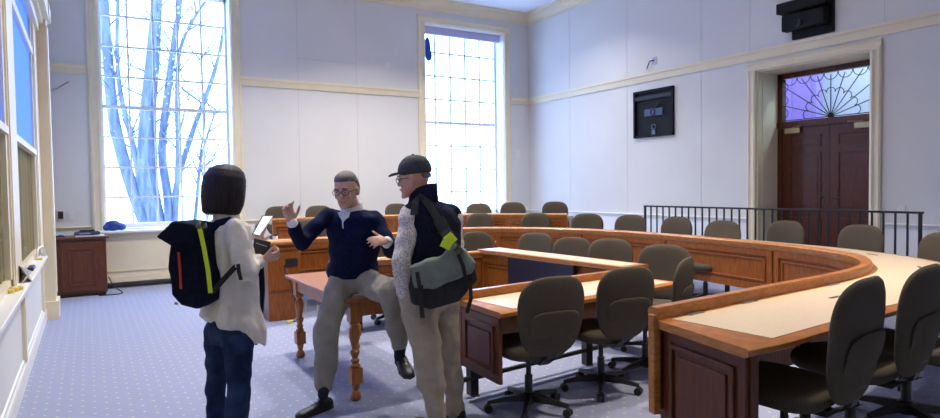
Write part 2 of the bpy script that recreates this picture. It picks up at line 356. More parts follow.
# door in the right wall
mb = MB(); w = .13
pr = [(0, 0), (0, .05), (.03, .06), (.06, .04), (w - .04, .04), (w - .02, .055), (w, .04), (w, 0)]
for k, sy in ((DY0, -1), (DY1, 1)): mb.rings([[V3((RX - t, k + sy * o, z)) for o, t in pr] for z in (.3, DZ)])
mb.rings([[V3((RX - t, y, DZ + o)) for o, t in pr] for y in (DY0 - w, DY1 + w)])
S('trim_20', mb, 'cream')
mb = MB(); mb.box(RX - .0, RX + .55, DY1 - .02, DY1 + .002, .3, DZ); mb.box(RX, RX + .55, DY0 - .002, DY0 + .02, .3, DZ); mb.box(RX, RX + .55, DY0, DY1, DZ - .02, DZ + .002)
for z0, z1 in ((.4, 1.1), (1.2, 3.15)): mb.box(RX + .1, RX + .45, DY1 - .028, DY1 - .02, z0, z1)
S('trim_21', mb, 'cream')
X0 = RX + .50
mb = MB(); mb.box(X0, X0 + .1, DY1 - .10, DY1 - .02, .3, DZ - .02); mb.box(X0, X0 + .1, DY0 + .02, DY0 + .10, .3, DZ - .02)
mb.box(X0, X0 + .1, DY0, DY1, DZ - .10, DZ - .02); mb.box(X0 - .02, X0 + .1, DY0, DY1, 2.40, 2.50)
door = S('door_1', mb, 'door', bevel=.004)
yc = (DY0 + DY1) / 2
for s, (a, b) in ((1, (yc + .003, DY1 - .10)), (-1, (DY0 + .10, yc - .003))):
    lf = MB().box(X0 + .02, X0 + .065, a, b, .31, 2.40).build('door_leaf', 'door', door)
    q = MB()
    for z0, z1 in ((.5, 1.02), (1.14, 2.0), (2.10, 2.27)):
        y0, y1 = a + .12, b - .12
        for (c, d, e, f) in ((y0, y1, z0, z0 + .02), (y0, y1, z1 - .02, z1), (y0, y0 + .02, z0, z1), (y1 - .02, y1, z0, z1)): q.box(X0 + .005, X0 + .02, c, d, e, f)
        q.box(X0 + .012, X0 + .02, y0 + .05, y1 - .05, z0 + .05, z1 - .05)
    q.build('leaf_moulding', 'door', lf, bevel=.003)
    yy = yc + s * .09
    MB().tube([(X0 + .02, yy, 1.32), (X0 - .04, yy, 1.32), (X0 - .045, yy + s * .1, 1.32)], .010).box(X0 + .012, X0 + .02, yy - .025, yy + .025, 1.22, 1.42).build('door_handle', mat('dark_bronze', (.10, .07, .05), .4, .7), lf)
    yy = b - .30 if s > 0 else a + .12
    q = MB(); q.box(X0 - .035, X0 + .01, yy, yy + .24, 2.31, 2.39); q.tube([(X0 - .03, yy + .12, 2.40), (X0 - .10, yy + .3 if s < 0 else yy - .06, 2.41)], .008); q.build('door_closer', 'brass', lf, bevel=.004)
# fan light
GZ0, GZ1 = 2.52, 3.16; gy0, gy1 = DY0 + .10, DY1 - .10
MB().box(X0 + .05, X0 + .055, gy0, gy1, 2.5, GZ1 + .02).build('fanlight_glass', 'glass', door)
q = MB(); cx = yc; x = X0 + .04
for k in range(11):
    a = math.pi * (k + 0) / 10; dy, dz = math.cos(a), math.sin(a)
    L = min((.74 / max(abs(dy), 1e-6)), (.62 / max(dz, 1e-6))) if dz > .02 else .74
    q.tube([(x, cx, GZ0), (x, cx + dy * L, GZ0 + dz * L)], .007, 6)
n = 9; R1 = .36
for k in range(n):
    a0, a1 = math.pi * k / n, math.pi * (k + 1) / n
    c = V3((0, math.cos((a0 + a1) / 2) * R1, math.sin((a0 + a1) / 2) * R1)); r = R1 * math.sin(math.pi / n / 2) * 1.05; am = (a0 + a1) / 2
    q.tube([(x, cx + c.y + r * math.cos(am - 1.7 + 3.4 * j / 8), GZ0 + c.z + r * math.sin(am - 1.7 + 3.4 * j / 8)) for j in range(9)], .006, 6)
for k in range(7):
    c = cx - .62 + 1.24 * k / 6
    q.tube([(x, c + .1 * math.cos(math.pi * j / 8), GZ1 - .10 * math.sin(math.pi * j / 8)) for j in range(9)], .006, 6)
for yv in (gy1 - .0, gy0):
    for k in range(3): q.tube([(x, yv + (-1 if yv > yc else 1) * .07 * math.sin(math.pi * j / 6), GZ0 + .2 * k + .02 + .19 * j / 6) for j in range(7)], .006, 6)
q.ell((x, cx, GZ0), V3((.01, 0, 0)), V3((0, .045, 0)), V3((0, 0, .03)))
q.build('fanlight_ironwork', 'rail', door, smooth=True)
# foyer seen through the fanlight
mb = MB(); mb.box(RX + 2.4, RX + 2.5, 2.5, 9.0, 0, 4.6); mb.box(RX + .7, RX + 2.5, 9.0, 9.1, 0, 4.6); mb.box(RX + .7, RX + 2.5, 2.4, 2.5, 0, 4.6)
mb.box(RX + .7, RX + 2.5, 2.5, 9.0, 4.5, 4.6); mb.box(RX + .7, RX + 2.5, 2.5, 9.0, .2, .3)
S('wall_foyer', mb, 'foyer')
mb = MB(); mb.box(RX + 2.2, RX + 2.4, 6.35, 7.0, .3, 4.5); mb.box(RX + 2.17, RX + 2.2, 6.45, 6.5, .3, 4.5); mb.box(RX + 2.17, RX + 2.2, 6.8, 6.85, .3, 4.5); S('trim_22', mb, 'foyerp')
# ------------------------------------------------------------------ desks
HA = .15; HD = .28
PA = Path([(1.80, 7.74), (3.2, 7.78), (4.3, 7.98), (4.95, 7.98), (5.50, 7.52), (5.90, 6.80), (6.04, 5.9), (6.03, 5.1), (5.92, 4.1), (5.79, 3.46), (5.48, 2.84), (4.98, 2.48), (4.35, 2.32), (3.3, 2.24), (2.36, 2.17)])
PA.end_n = (-.215, -.977, 0)
def sfind(path, x, y):
    return min(range(len(path.p)), key=lambda i: (path.p[i] - V3((x, y, 0))).length)
def sAt(path, x, y): return path.c[sfind(path, x, y)]
# platforms follow the desks
def slab(name, pts, z0, z1):
    mb = MB(); mb.rings([[V3((x, y, z)) for x, y in pts] for z in (z0, z1)]); return S(name, mb, 'carpet')
pa = [(p.x, p.y) for i, p in enumerate(PA.p) if i % 3 == 0] + [(PA.p[-1].x, PA.p[-1].y)]
pin = []
for i in range(0, 46):
    d = PA.L * i / 45; p = PA.at(d) + PA.nrm(d) * .12; pin.append((p.x, p.y))
slab('floor_platform', [(1.8, D - .02)] + pin + [(2.5, -1.9), (RX, -1.9), (RX, D - .02)], .001, HA)
PD = Path([(2.55, 10.42), (3.6, 10.38), (4.6, 10.18), (5.4, 9.82), (6.2, 9.15), (6.92, 8.22)])
pdn = []
for i in range(0, 21):
    d = PD.L * i / 20; p = PD.at(d) + PD.nrm(d) * .12; pdn.append((p.x, p.y))
slab('floor_platform', [(2.4, D - .02)] + pdn + [(7.6, 8.6), (RX, 8.6), (RX, D - .02)], HA, HD)
slab('floor_landing', [(7.85, 2.2), (RX, 2.2), (RX, 7.5), (7.85, 7.5)], HA, .30)
def desk(path, root, zrim, zbase, width, segs, wood, rim=True, s0=0, s1=None, gap=0, lam='lam', ztop=None):
    s1 = path.L if s1 is None else s1
    zt = zrim - .06 if rim else zrim
    if rim:
        mb = MB(); path.sweep(mb, s0, s1, [(-.03, zrim - .055), (-.035, zrim - .02), (-.02, zrim - .004), (.0, zrim), (.035, zrim - .002), (.045, zrim - .02), (.045, zt), (.0, zt - .03), (-.018, zt - .02)])
        mb.build('top_rail', 'wood_h', root, smooth='auto')
    o0 = .045 if rim else -.03
    mb = MB(); path.sweep(mb, s0, s1, [(o0 - .02, zt - .04), (width - .02, zt - .04), (width, zt - .03), (width, zt - .008), (width - .01, zt), (o0 - .02, zt)])
    w = mb.build('worktop', 'wood_h', root, smooth='auto')
    mb = MB(); path.box(mb, s0 + .06, s1 - .06, o0 + (.03 if rim else .02), width - .06, zt - .001, zt + .003)
    mb.build('writing_surface', lam, w)
    panel_parts(path, root, zbase, zrim - .055, segs, wood)
A = thing('conference_desk', 'long curved honey-wood desk wrapping round the outside with tan top and chairs behind', 'desk', (5, 5, HA))
sA = [0] + [sAt(PA, *q) for q in ((3.1, 7.78), (4.2, 7.96), (5.2, 7.8), (5.93, 6.7), (6.04, 5.3), (5.86, 3.78), (5.0, 2.5), (3.7, 2.27))] + [PA.L]
desk(PA, A, .95, .44, .64, [(a + .01, b - .01) for a, b in zip(sA, sA[1:])], 'wood')
# near end cabinet of the outer desk
e0 = PA.at(PA.L); n0 = PA.nrm(PA.L); t0 = V3((n0.y, -n0.x, 0)) * 1.0
MB().obox(e0 - t0 * .07 + n0 * .30 + ZZ * .50, t0 * .02, n0 * .30, ZZ * .35).build('end_board', 'wood_d', A)
raised_end(A, e0 - t0 * .045 + n0 * .32 + ZZ * .50, n0, .5, .27, .345, t0, 'wood_d')
MB().obox(e0 + t0 * .0 + n0 * .02 + ZZ * .67, t0 * .02, n0 * .025, ZZ * .245).build('end_post', 'wood_h', A, bevel=.006)
for d in (PA.L - .9, PA.L - 2.2, PA.L - 3.6, PA.L - 5.2, 2.4, 4.2, 5.9, 7.3):
    p = PA.at(d) + PA.nrm(d) * .30; MB().lathe((p.x, p.y, 0), [(.028, HA), (.028, .86)], 12).build('leg', 'black', A)
# cable covers on the worktop
for d in (PA.L - .25, PA.L - .75, PA.L - 1.7):
    q = MB(); PA.box(q, d - .06, d + .06, .055, .085, .89, .897); q.build('grommet_plate', 'steel', A)
for d, o in ((PA.L - 1.25, .28), (PA.L - 2.9, .35), (PA.L - 3.6, .40)):
    q = MB(); PA.box(q, d - .05, d + .05, o, o + .02, .893, .8955); q.build('grommet_slot', 'wood_d', A)
# podium at the far left end
pod = thing('podium_cabinet', 'short honey-wood podium closing the far desk end beside the navy sweater', 'podium', (1.95, 7.85, 0))
MB().box(1.78, 2.17, 7.50, 7.72, 0, .90).build('body', 'wood', pod, bevel=.004)
MB().box(1.75, 2.20, 7.47, 7.74, .90, .935).build('top', 'wood_h', pod, bevel=.008)
for z_ in (.36, .84): MB().box(1.80, 2.15, 7.485, 7.50, z_, z_ + .018).build('groove_moulding', 'wood', pod)
MB().box(1.985, 2.125, 7.488, 7.50, .64, .73).build('outlet_plate', 'blackp', pod)
# inner desk B
B = thing('conference_desk', 'inner squared desk with a hanging navy screen on its inside face', 'desk', (3.2, 5, 0))
PB1 = Path([(2.30, 6.30), (3.2, 6.30), (3.97, 6.26)], smooth=False)
PB2 = Path([(3.97, 6.30), (4.05, 5.2), (4.12, 4.08)], smooth=False)
PB3 = Path([(4.10, 4.10), (3.2, 4.01), (2.27, 3.91)], smooth=False); PB3.end_n = (-.055, -.998, 0)
desk(PB1, B, .80, .24, .6, [(.01, .82), (.83, 1.65)], 'wood')
desk(PB2, B, .815, .24, .30, [(.02, .72), (.74, 1.46), (1.48, PB2.L - .04)], 'wood', rim=False)
desk(PB3, B, .80, .26, .59, [(.05, .9), (.92, PB3.L)], 'wood')
e0 = PB3.at(PB3.L); n0 = PB3.nrm(PB3.L); t0 = V3((n0.y, -n0.x, 0)) * 1.0
raised_end(B, e0 - t0 * .015 + n0 * .30 + ZZ * .48, n0, .5, .26, .215, t0, 'wood_d')
for x, y in ((2.42, 3.98), (3.66, 4.1), (4.35, 4.9), (4.3, 5.9), (2.5, 6.5), (3.6, 6.5)): MB().box(x - .035, x + .035, y - .035, y + .035, 0, .72).build('leg', 'black', B, bevel=.004)
MB().tube([(2.3, 3.95, .13), (3.66, 4.09, .13), (4.0, 4.13, .13)], .020).build('foot_rail', 'black', B, smooth=True)
scr = MB(); PB2.box(scr, .60, 1.62, -.075, -.03, .27, .775); scr = scr.build('hanging_screen', 'screen', B, bevel=.004)
scr['label'] = 'flat navy black screen'
# rear desk
DD = thing('conference_desk', 'rear raised honey-wood desk nearest the tall windows', 'desk', (4.8, 10, HD))
nD = 5; desk(PD, DD, 1.085, .60, .48, [(PD.L * i / nD + .01, PD.L * (i + 1) / nD - .01) for i in range(nD)], 'wood')
for i in range(4):
    p = PD.at(.4 + i * 1.4) + PD.nrm(.4 + i * 1.4) * .25; MB().lathe((p.x, p.y, 0), [(.028, HD), (.028, 1.0)], 12).build('leg', 'black', DD)
e0 = PD.at(PD.L); n0 = PD.nrm(PD.L); t0 = (PD.at(PD.L) - PD.at(PD.L - .2)).normalized()
raised_end(DD, e0 - t0 * .02 + n0 * .25 + ZZ * .78, n0, .5, .22, .22, t0, 'wood')
# ------------------------------------------------------------------ chairs
def make_chair():
    r = thing('office_chair', '', 'chair')
    def wprof(v):  # half width of the back at height fraction v (0 bottom,1 top)
        return .245 * (.86 + .20 * math.sin(min(v, 1) * math.pi * .62)) 
    def pad(z0, z1, scale, yf, th, name, mtl, par, sq=3.2):
        mb = MB(); n = 40; levels = [0, .3, .55, .75, .88, .96, 1.0]
        def P(r_, a, side):
            c, s = math.cos(a), math.sin(a); e = 2 / sq
            ux = math.copysign(abs(c) ** e, c) * r_; uz = math.copysign(abs(s) ** e, s) * r_
            v = .5 + .5 * uz; z = z0 + (z1 - z0) * v; x = ux * wprof(v) * scale
            yb = -.29 + .05 * (v - .35) ** 2 - .08 * v + .55 * x * x + yf
            t = th * (1 - r_ ** 6) ** .5 if r_ < 1 else 0
            return V3((x, yb + side * t, z))
        rs = [[P(r_, 2 * math.pi * k / n, 1) for k in range(n)] for r_ in levels] + [[P(r_, 2 * math.pi * k / n, -1) for k in range(n)] for r_ in levels[::-1][1:]]
        rs[0] = [rs[0][0] + V3((0, 0, 0)) for _ in range(n)]; rs[0] = [P(.02, 2 * math.pi * k / n, 1) for k in range(n)]; rs[-1] = [P(.02, 2 * math.pi * k / n, -1) for k in range(n)]
        mb.rings(rs); return mb.build(name, mtl, par, smooth=True)
    back = pad(.445, .975, 1.0, 0, .028, 'backrest', 'chair', r)
    pad(.53, .755, .74, -.020, .009, 'back_cushion_panel', 'chair', back, 3.6)
    # seat
    mb = MB(); n = 32; rs = []
    for z, k in ((.405, .75), (.41, .90), (.43, .98), (.455, 1.0), (.475, .97), (.485, .85), (.488, .4)):
        rs.append([V3((.245 * k * math.copysign(abs(math.cos(q)) ** .6, math.cos(q)), .02 + .235 * k * math.copysign(abs(math.sin(q)) ** .6, math.sin(q)), z + .012 * math.sin(q))) for q in [2 * math.pi * j / n for j in range(n)]])
    mb.rings(rs); mb.build('seat', 'chair', r, smooth=True)
    mb = MB(); pr = []
    for x0, x1, w in ((0, 0, 0),):
        mb.rings([[V3((sx * .035, y, z)) for sx, y, z in ((-1, y0, z0), (1, y0, z0), (1, y0 - .0 + d1, z0 - d2), (-1, y0 + d1, z0 - d2))] for y0, z0, d1, d2 in ((.02, .40, 0, .03), (-.20, .395, 0, .03), (-.29, .43, .03, .01), (-.325, .52, .02, 0), (-.325, .66, .015, 0))])
    mb.build('back_bracket', 'blackp', r, bevel=.004)
    MB().box(-.08, .08, -.09, .09, .365, .405).build('seat_mechanism', 'blackp', r, bevel=.01)
    MB().tube([(.05, .0, .38), (.20, .0, .375), (.235, .0, .372)], [.006, .006, .012], 8).build('lever', 'blackp', r)
    MB().lathe((0, 0, 0), [(.018, .36), (.018, .25), (.027, .25), (.028, .09), (.034, .085), (.034, .05), (.02, .045)], 16).build('gas_column', 'black', r, smooth='auto')
    base = MB(); base.lathe((0, 0, 0), [(.045, .065), (.048, .08), (.045, .12), (.035, .13)], 16)
    for k in range(5):
        a = 2 * math.pi * k / 5 + .3; d = V3((math.cos(a), math.sin(a), 0)); q = V3((-d.y, d.x, 0))
        base.rings([[p + q * (w * sx) + ZZ * (h * sz) for sx, sz in ((-1, -1), (1, -1), (.7, 1), (-.7, 1))] for p, w, h in ((d * .03 + ZZ * .095, .030, .026), (d * .17 + ZZ * .088, .022, .018), (d * .29 + ZZ * .072, .017, .012))])
        c = MB(); e = d * .285; c.tube([e + ZZ * .07, e + ZZ * .035], .009, 8)
        for sx in (-1, 1):
            cc = e + q * (sx * .016) + ZZ * .028
            c.rings([[cc + q * o + (d * math.cos(t) + ZZ * math.sin(t)) * .028 for t in [2 * math.pi * j / 14 for j in range(14)]] for o in (-.010, .010)])
        c.build('caster', 'blackp', r, smooth='auto')
    base.build('star_base', 'black', r, bevel=.003)
    return r
ch0 = make_chair(); used = [False]
def chair(tx, ty, face, z, label, group, sc=1.0, jit=0):
    """tx,ty: plan position of the backrest; face: direction the sitter looks (radians from +Y, ccw)"""
    d = V3((-math.sin(face), math.cos(face), 0)); loc = V3((tx, ty, z)) + d * .30
    o = ch0 if not used[0] else dup(ch0, loc, face)
    used[0] = True; o.location = loc; o.rotation_euler = (0, 0, face); o['label'] = label; o['group'] = group; o.scale = (1, 1, sc)
    return o
def at_z(px, py, z):
    r = FWD * FL + RGT * (px - 470) - UPV * (py - 209); return EYE + r * ((z - EYE.z) / r.z)
def chair_px(px, ytop, face, zf, label, group, sc=1.0):
    p = at_z(px, ytop, zf + .972 * sc); return chair(p.x, p.y, face, zf, label, group, sc)
g = 'office chairs on the near side of the inner desk'
chair(2.54, 3.18, -.10, 0, 'taupe office chair nearest the standing man, its star base in full view', g)
chair(3.26, 3.24, -.12, 0, 'second taupe office chair at the inner desk, directly right of the nearest one', g)
chair(4.02, 3.38, .45, 0, 'taupe office chair turned at the inner desk corner, seen above the near desk end', g)
g = 'office chairs behind the right side of the inner desk'
R90 = math.pi / 2
chair_px(535, 233, R90 * 1.3, 0, 'taupe office chair above the left part of the navy screen', g, .96)
chair_px(572, 237.5, R90 * 1.3, 0, 'taupe office chair above the middle of the navy screen', g, .96)
chair_px(610, 239, R90 * 1.3, 0, 'taupe office chair just right of the navy screen, behind the inner desk', g)
chair_px(664, 245, R90 * 1.3, 0, 'taupe office chair peeking out behind the turned corner chair', g)
g = 'office chairs behind the far side of the inner desk'
chair_px(476, 232, math.pi * .98, 0, 'taupe office chair right of the yellow bag tag, below two other rows', g, .985)
chair(3.02, 7.02, math.pi * 1.02, 0, 'taupe office chair hidden behind the seated man, only its side and base showing', g)
g = 'office chairs along the outside of the long curved desk'
for px, yt, fc, lb in ((480, 213.2, math.pi * .93, 'taupe office chair at the curved desk in front of the rear desk left section'),
                       (536, 213, math.pi * .84, 'taupe office chair at the curved desk below the rear desk right end'),
                       (587, 213.7, math.pi * .72, 'taupe office chair just right of the rear desk end'),
                       (630, 215, math.pi * .60, 'taupe office chair just left of where the black railing starts'),
                       (676, 217, math.pi * .52, 'first taupe office chair in front of the railing, counted from its left end'),
                       (722, 220.8, math.pi * .50, 'taupe office chair in front of the railing, left of the door casing'),
                       (785, 221, math.pi * .46, 'taupe office chair in front of the left door leaf'),
                       (860, 225, math.pi * .44, 'taupe office chair in front of the right door casing, beside the railing end'),
                       (944, 233, math.pi * .38, 'taupe office chair cut by the right edge, beyond the railing')):
    chair_px(px, yt, fc, HA, lb, g, .985)
chair_px(309, 219.5, math.pi, HA, 'taupe office chair showing just above the raised navy sleeve', g, .985)
g = 'dark looking office chairs on the near side of the curved desk'
chair(2.76, 1.41, .12, HA, 'large nearest office chair covering the front edge of the tan desktop', g, 1.03)
chair(3.40, 1.45, .10, HA, 'second large office chair at the tan desktop, right of the nearest', g, 1.03)
chair(4.06, 1.48, .10, HA, 'office chair cut by the right edge of the view, low at the curved desk', g, 1.0)
g = 'office chairs behind the rear desk'
for px, yt, fc, lb in ((279, 205.5, math.pi, 'rear row office chair behind the raised hand'), (319, 205.3, math.pi, 'rear row office chair left of the seated man head'),
                       (397, 203.2, math.pi, 'rear row office chair between the two men'), (479, 202.8, math.pi * .95, 'leftmost office chair of three under the narrow window'),
                       (513, 201.8, math.pi * .9, 'middle office chair of three at the rear desk right section'), (555, 201.2, math.pi * .86, 'office chair at the right end of the rear desk')):
    p = at_z(px, yt, HD + .98); y = min(p.y, 11.42); chair(p.x * y / p.y, y, fc, HD, lb, g, 1.0 + 0)
# ------------------------------------------------------------------ railing
RL = thing('railing', 'black iron railing with many thin balusters in front of the door wall', 'railing', (7.75, 5.3, HA))
def rz(y): return 1.205
MB().box(7.73, 7.77, 3.27, 7.28, 1.19, 1.215).build('handrail', 'rail', RL, bevel=.004)
nb = 33
for i in range(nb):
    y = 3.30 + (7.26 - 3.30) * i / (nb - 1); q = MB(); r = .009 if i not in (0, nb - 1) else .015
    q.box(7.75 - r, 7.75 + r, y - r, y + r, HA, 1.19)
    if i % 2 == 1: q.lathe((7.75, y, 0), [(.010, .60), (.022, .63), (.022, .66), (.010, .69)], 8)
    q.build('baluster', 'rail', RL)
# ------------------------------------------------------------------ wall equipment on the right wall
bx = thing('wall_niche_cabinet', 'square black recessed equipment box on the right wall', 'equipment box', (RX, 8.06, 2.86))
y0, y1, z0, z1 = 7.60, 8.53, 2.42, 3.28
q = MB(); q.box(RX - .05, RX - .001, y0, y0 + .04, z0, z1); q.box(RX - .05, RX - .001, y1 - .04, y1, z0, z1); q.box(RX - .05, RX - .001, y0, y1, z0, z0 + .04); q.box(RX - .05, RX - .001, y0, y1, z1 - .04, z1); q.build('frame', 'jet', bx)
MB().box(RX - .008, RX - .001, y0, y1, z0, z1).build('back_plate', 'jet', bx)
MB().box(RX - .045, RX - .01, y0 + .05, y1 - .05, z1 - .17, z1 - .10).build('screen_casing', mat('dark_grey', (.012, .012, .02), .6), bx)
MB().box(RX - .03, RX - .008, 7.85, 8.27, 2.80, 2.93).build('mounting_plate', mat('blue_grey_plate', (.05, .07, .16), .6), bx)
MB().tube([(RX - .035, 8.07 + .05 * math.cos(t * .5), 2.87 + .06 * math.sin(t * .5)) for t in range(14)], .010, 6).tube([(RX - .03, 8.02, 2.95), (RX - .03, 7.92, 3.05), (RX - .03, 7.8, 3.0)], .008, 6).build('cable', 'black', bx)
MB().tube([(RX - .03, 8.05 + .05 * math.cos(t * .5), 2.60 + .045 * math.sin(t * .5)) for t in range(14)], .008, 6).box(RX - .03, RX - .008, 8.02, 8.10, 2.46, 2.54).build('socket', mat('grey_socket', (.14, .16, .24), .6), bx)
pj = thing('projector', 'black projector on its bracket above the door trim', 'projector', (RX, 5.2, 3.6))
MB().box(RX - .05, RX - .001, 4.83, 5.42, 3.62, 4.18).build('wall_bracket', 'jet', pj)
MB().box(RX - .22, RX - .05, 4.84, 5.56, 3.99, 4.14).build('shelf', 'jet', pj, bevel=.01)
MB().box(RX - .19, RX - .05, 4.88, 5.50, 3.73, 3.96).build('body', 'jet', pj, bevel=.02)
q = MB(); q.rings([[V3((RX - .19 - o, 5.24 + r * math.cos(t), 3.81 + r * math.sin(t))) for t in [2 * math.pi * j / 16 for j in range(16)]] for o, r in ((0, .055), (.02, .055), (.02, .04), (.005, .03))]); q.build('lens', mat('lens_glass', (.01, .01, .015), .3), pj)
ho = thing('cable_hook', 'small wall plate with a black cable tail on the right wall', 'wall plate', (RX, 8.1, 3.75))
MB().box(RX - .008, RX - .001, 7.99, 8.10, 3.72, 3.86).build('plate', mat('lilac_plate', (.45, .46, .55), .5), ho)
MB().tube([(RX - .01, 8.05, 3.80), (RX - .05, 8.12, 3.79), (RX - .05, 8.16, 3.72), (RX - .04, 8.20, 3.66)], .011, 8).build('cable_tail', 'black', ho, smooth=True)
def plate(x, y, z, axis, label, w=.05, h=.07, col='plate'):
    q = MB()
    if axis == 'x': q.box(x - .010, x - .0005, y - w, y + w, z - h, z + h); q.box(x - .014, x - .010, y - w * .3, y + w * .3, z - h * .4, z + h * .4)
    else: q.box(x - w, x + w, y - .010, y - .0005, z - h, z + h); q.box(x - w * .3, x + w * .3, y - .014, y - .010, z - h * .4, z + h * .4)
    return tag(q.build('wall_plate', col, bevel=.002), label, 'wall plate')
plate(RX, 3.98, 1.17, 'x', 'small grey switch plate on the right wall beside the door casing', .045, .07)
plate(8.52, D, 2.30, 'y', 'white thermostat plate on the back wall near the right corner', .06, .10)
plate(5.30, D, 4.06, 'y', 'small white sensor high on the back wall between windows', .05, .05)
plate(2.98 + .02, D, 2.1, 'y', 'pale plate on the back wall just left of the seated man head', .04, .1) if False else None
plate(-.23, D, 1.19, 'y', 'pale switch plate right of the black wall device', .04, .065)
k = thing('wall_intercom', 'black wall device with red light on a pale plate above the cabinet', 'wall device', (-.36, D, 1.2))
MB().box(-.42 + .005, -.30, D - .012, D - .0005, 1.13, 1.27).build('back_plate', 'plate', k); MB().box(-.405, -.335, D - .03, D - .012, 1.14, 1.26).build('panel', 'blackp', k); MB().box(-.40, -.34, D - .032, D - .03, 1.245, 1.255).build('indicator', mat('red_led', (.5, .02, .02), .4), k)
# ------------------------------------------------------------------ left rear cabinet and things on it
cb = thing('side_cabinet', 'dark cherry cabinet with raised panel front in the left rear corner', 'cabinet', (-.1, 11.2, 0))
MB().box(-.42, .22, 10.98, 11.50, .04, .86).build('body', 'wood_d', cb, bevel=.004)
MB().box(-.46, .26, 10.93, 11.53, .86, .89).build('top', 'wood_d', cb, bevel=.006)
MB().box(-.40, .20, 11.0, 11.48, 0, .04).build('plinth', 'blackp', cb)
dr = MB().box(-.36, .16, 10.955, 10.98, .08, .82).build('door', 'wood_d', cb, bevel=.004)
q = MB()
for (a, b, c, d) in ((-.27, .08, .17, .19), (-.27, .08, .70, .72), (-.27, -.25, .17, .72), (.06, .08, .17, .72)): q.box(a, b, 10.94, 10.956, c, d)
q.box(-.21, .02, 10.945, 10.956, .23, .66); q.build('door_moulding', 'wood_d', dr, bevel=.004)
pr_ = thing('desk_phone', 'black desktop device lying on papers on the dark cabinet', 'device', (0, 11.2, .9))
q = MB(); q.rings([[V3((x, y, z)) for x, y in ((-.19, 11.05), (.15, 11.05), (.13, 11.35), (-.15, 11.35))] for z in (.91, .96)]); q.build('body', mat('dark_blue_grey', (.03, .035, .055), .4), pr_, bevel=.015)
MB().box(-.12, .08, 11.1, 11.3, .96, .985).build('lid', 'blackp', pr_, bevel=.008)
MB().box(-.12, .02, 11.035, 11.05, .925, .945).build('display', mat('dim_display', (.2, .25, .35), .3), pr_)
q = MB().box(-.17, .20, 10.98, 11.25, .892, .903); tag(q.build('paper_stack', 'paper'), 'thin stack of white papers on the dark corner cabinet', 'papers')
q = MB(); q.tube([(-.42, 11.0, .905), (-.36, 10.99, .93), (-.31, 11.02, .905), (-.33, 11.06, .92), (-.38, 11.05, .905)], .012, 8); tag(q.build('cable_bundle', mat('blue_cable', (.08, .09, .22), .5), smooth=True), 'small loose cable bundle at the left of the cabinet top', 'cable')
q = MB(); q.tube([(.24, 11.1, .25), (.30, 11.0, .12), (.42, 10.95, .012), (.36, 10.85, .010), (.25, 10.86, .010), (.10, 10.88, .010)], .008, 8); tag(q.build('power_cord', 'black', smooth=True), 'black power cord curling on the carpet beside the corner cabinet', 'cord')
q = MB(); q.tube([(-.44, 9.9, 2.85), (-.40, 10.4, 2.95), (-.34, 11.2, 3.1), (-.2, 11.8, 3.3)], .010, 6); tag(q.build('hanging_cord', 'black', smooth=True), 'thin dark cord slanting across the left corner wall', 'cord')
def solid(name, mb, mtl, parent=None, vox=.012, it=4, fac=.5):
    o = mb.build(name, mtl, None, smooth=True)
    md = o.modifiers.new('r', 'REMESH'); md.mode = 'VOXEL'; md.voxel_size = vox
    if it: sm = o.modifiers.new('s', 'SMOOTH'); sm.iterations = it; sm.factor = fac
    dg = bpy.context.evaluated_depsgraph_get(); ev = o.evaluated_get(dg); me = bpy.data.meshes.new_from_object(ev)
    o.modifiers.clear(); old = o.data; o.data = me; bpy.data.meshes.remove(old)
    for p in me.polygons: p.use_smooth = True
    if not me.materials: me.materials.append(M[mtl])
    if parent is not None: o.parent = parent; o.matrix_parent_inverse = inv(parent)
    return o
q = MB(); q.ell((.34, 11.62, 1.015), V3((.12, 0, 0)), V3((0, .09, 0)), V3((0, 0, .09))); q.ell((.46, 11.62, .99), V3((.07, 0, 0)), V3((0, .08, 0)), V3((0, 0, .06))); q.ell((.24, 11.60, .985), V3((.05, 0, 0)), V3((0, .07, 0)), V3((0, 0, .055)))
tag(solid('blue_bag', q, 'blue', vox=.02), 'crumpled bright blue bag on the window sill above the radiator cover', 'bag')
# ledge items along the left wall
q = thing('tent_card', 'white tent card with two blue squares on the left window ledge', 'card', (-.44, 6.0, .86))
def card(root, c, w, h, tilt, name, mtl):
    a = V3((.25, -.97, 0)).normalized(); n = V3((.97, .25, 0)).normalized(); u = (ZZ * math.cos(tilt) - n * math.sin(tilt))
    m_ = MB().obox(V3(c) + u * h, a * w, u * h, u.cross(a) * .003).build(name, mtl, root)
    for s in (-1, 1):
        pass
    return m_, a, u
cd, a_, u_ = card(q, (-.415, 6.05, .862), .12, .075, .5, 'card', 'paper')
nn = a_.cross(u_) * -1
for s in (-1, 1): MB().obox(V3((-.415, 6.05, .862)) + u_ * .085 + a_ * s * .05 + V3((.006, -.004, .004)), a_ * .036, u_ * .045, u_.cross(a_) * .002).build('printed_square', 'bluepr', cd)
MB().obox(V3((-.45, 6.06, .90)), a_ * .12, V3((.03, 0, .045)), V3((.004, 0, -.004))).build('rear_flap', 'paper', q)
tag(MB().box(-.475, -.425, 6.75, 7.0, .8605, .895).build('stapler', 'blackp', bevel=.01), 'small black object lying on the left ledge past the tent card', 'stapler')
q = thing('tissue_frame', 'white curved stand at the far end of the left ledge', 'stand', (-.44, 8.1, .86))
MB().tube([(-.47, 7.9, .865), (-.46, 8.0, .97), (-.43, 8.15, .98), (-.41, 8.25, .87)], .012, 8).build('hoop', 'paper', q, smooth=True)
MB().box(-.48, -.42, 7.85, 8.0, .8605, .875).build('tray', 'yellow', q)
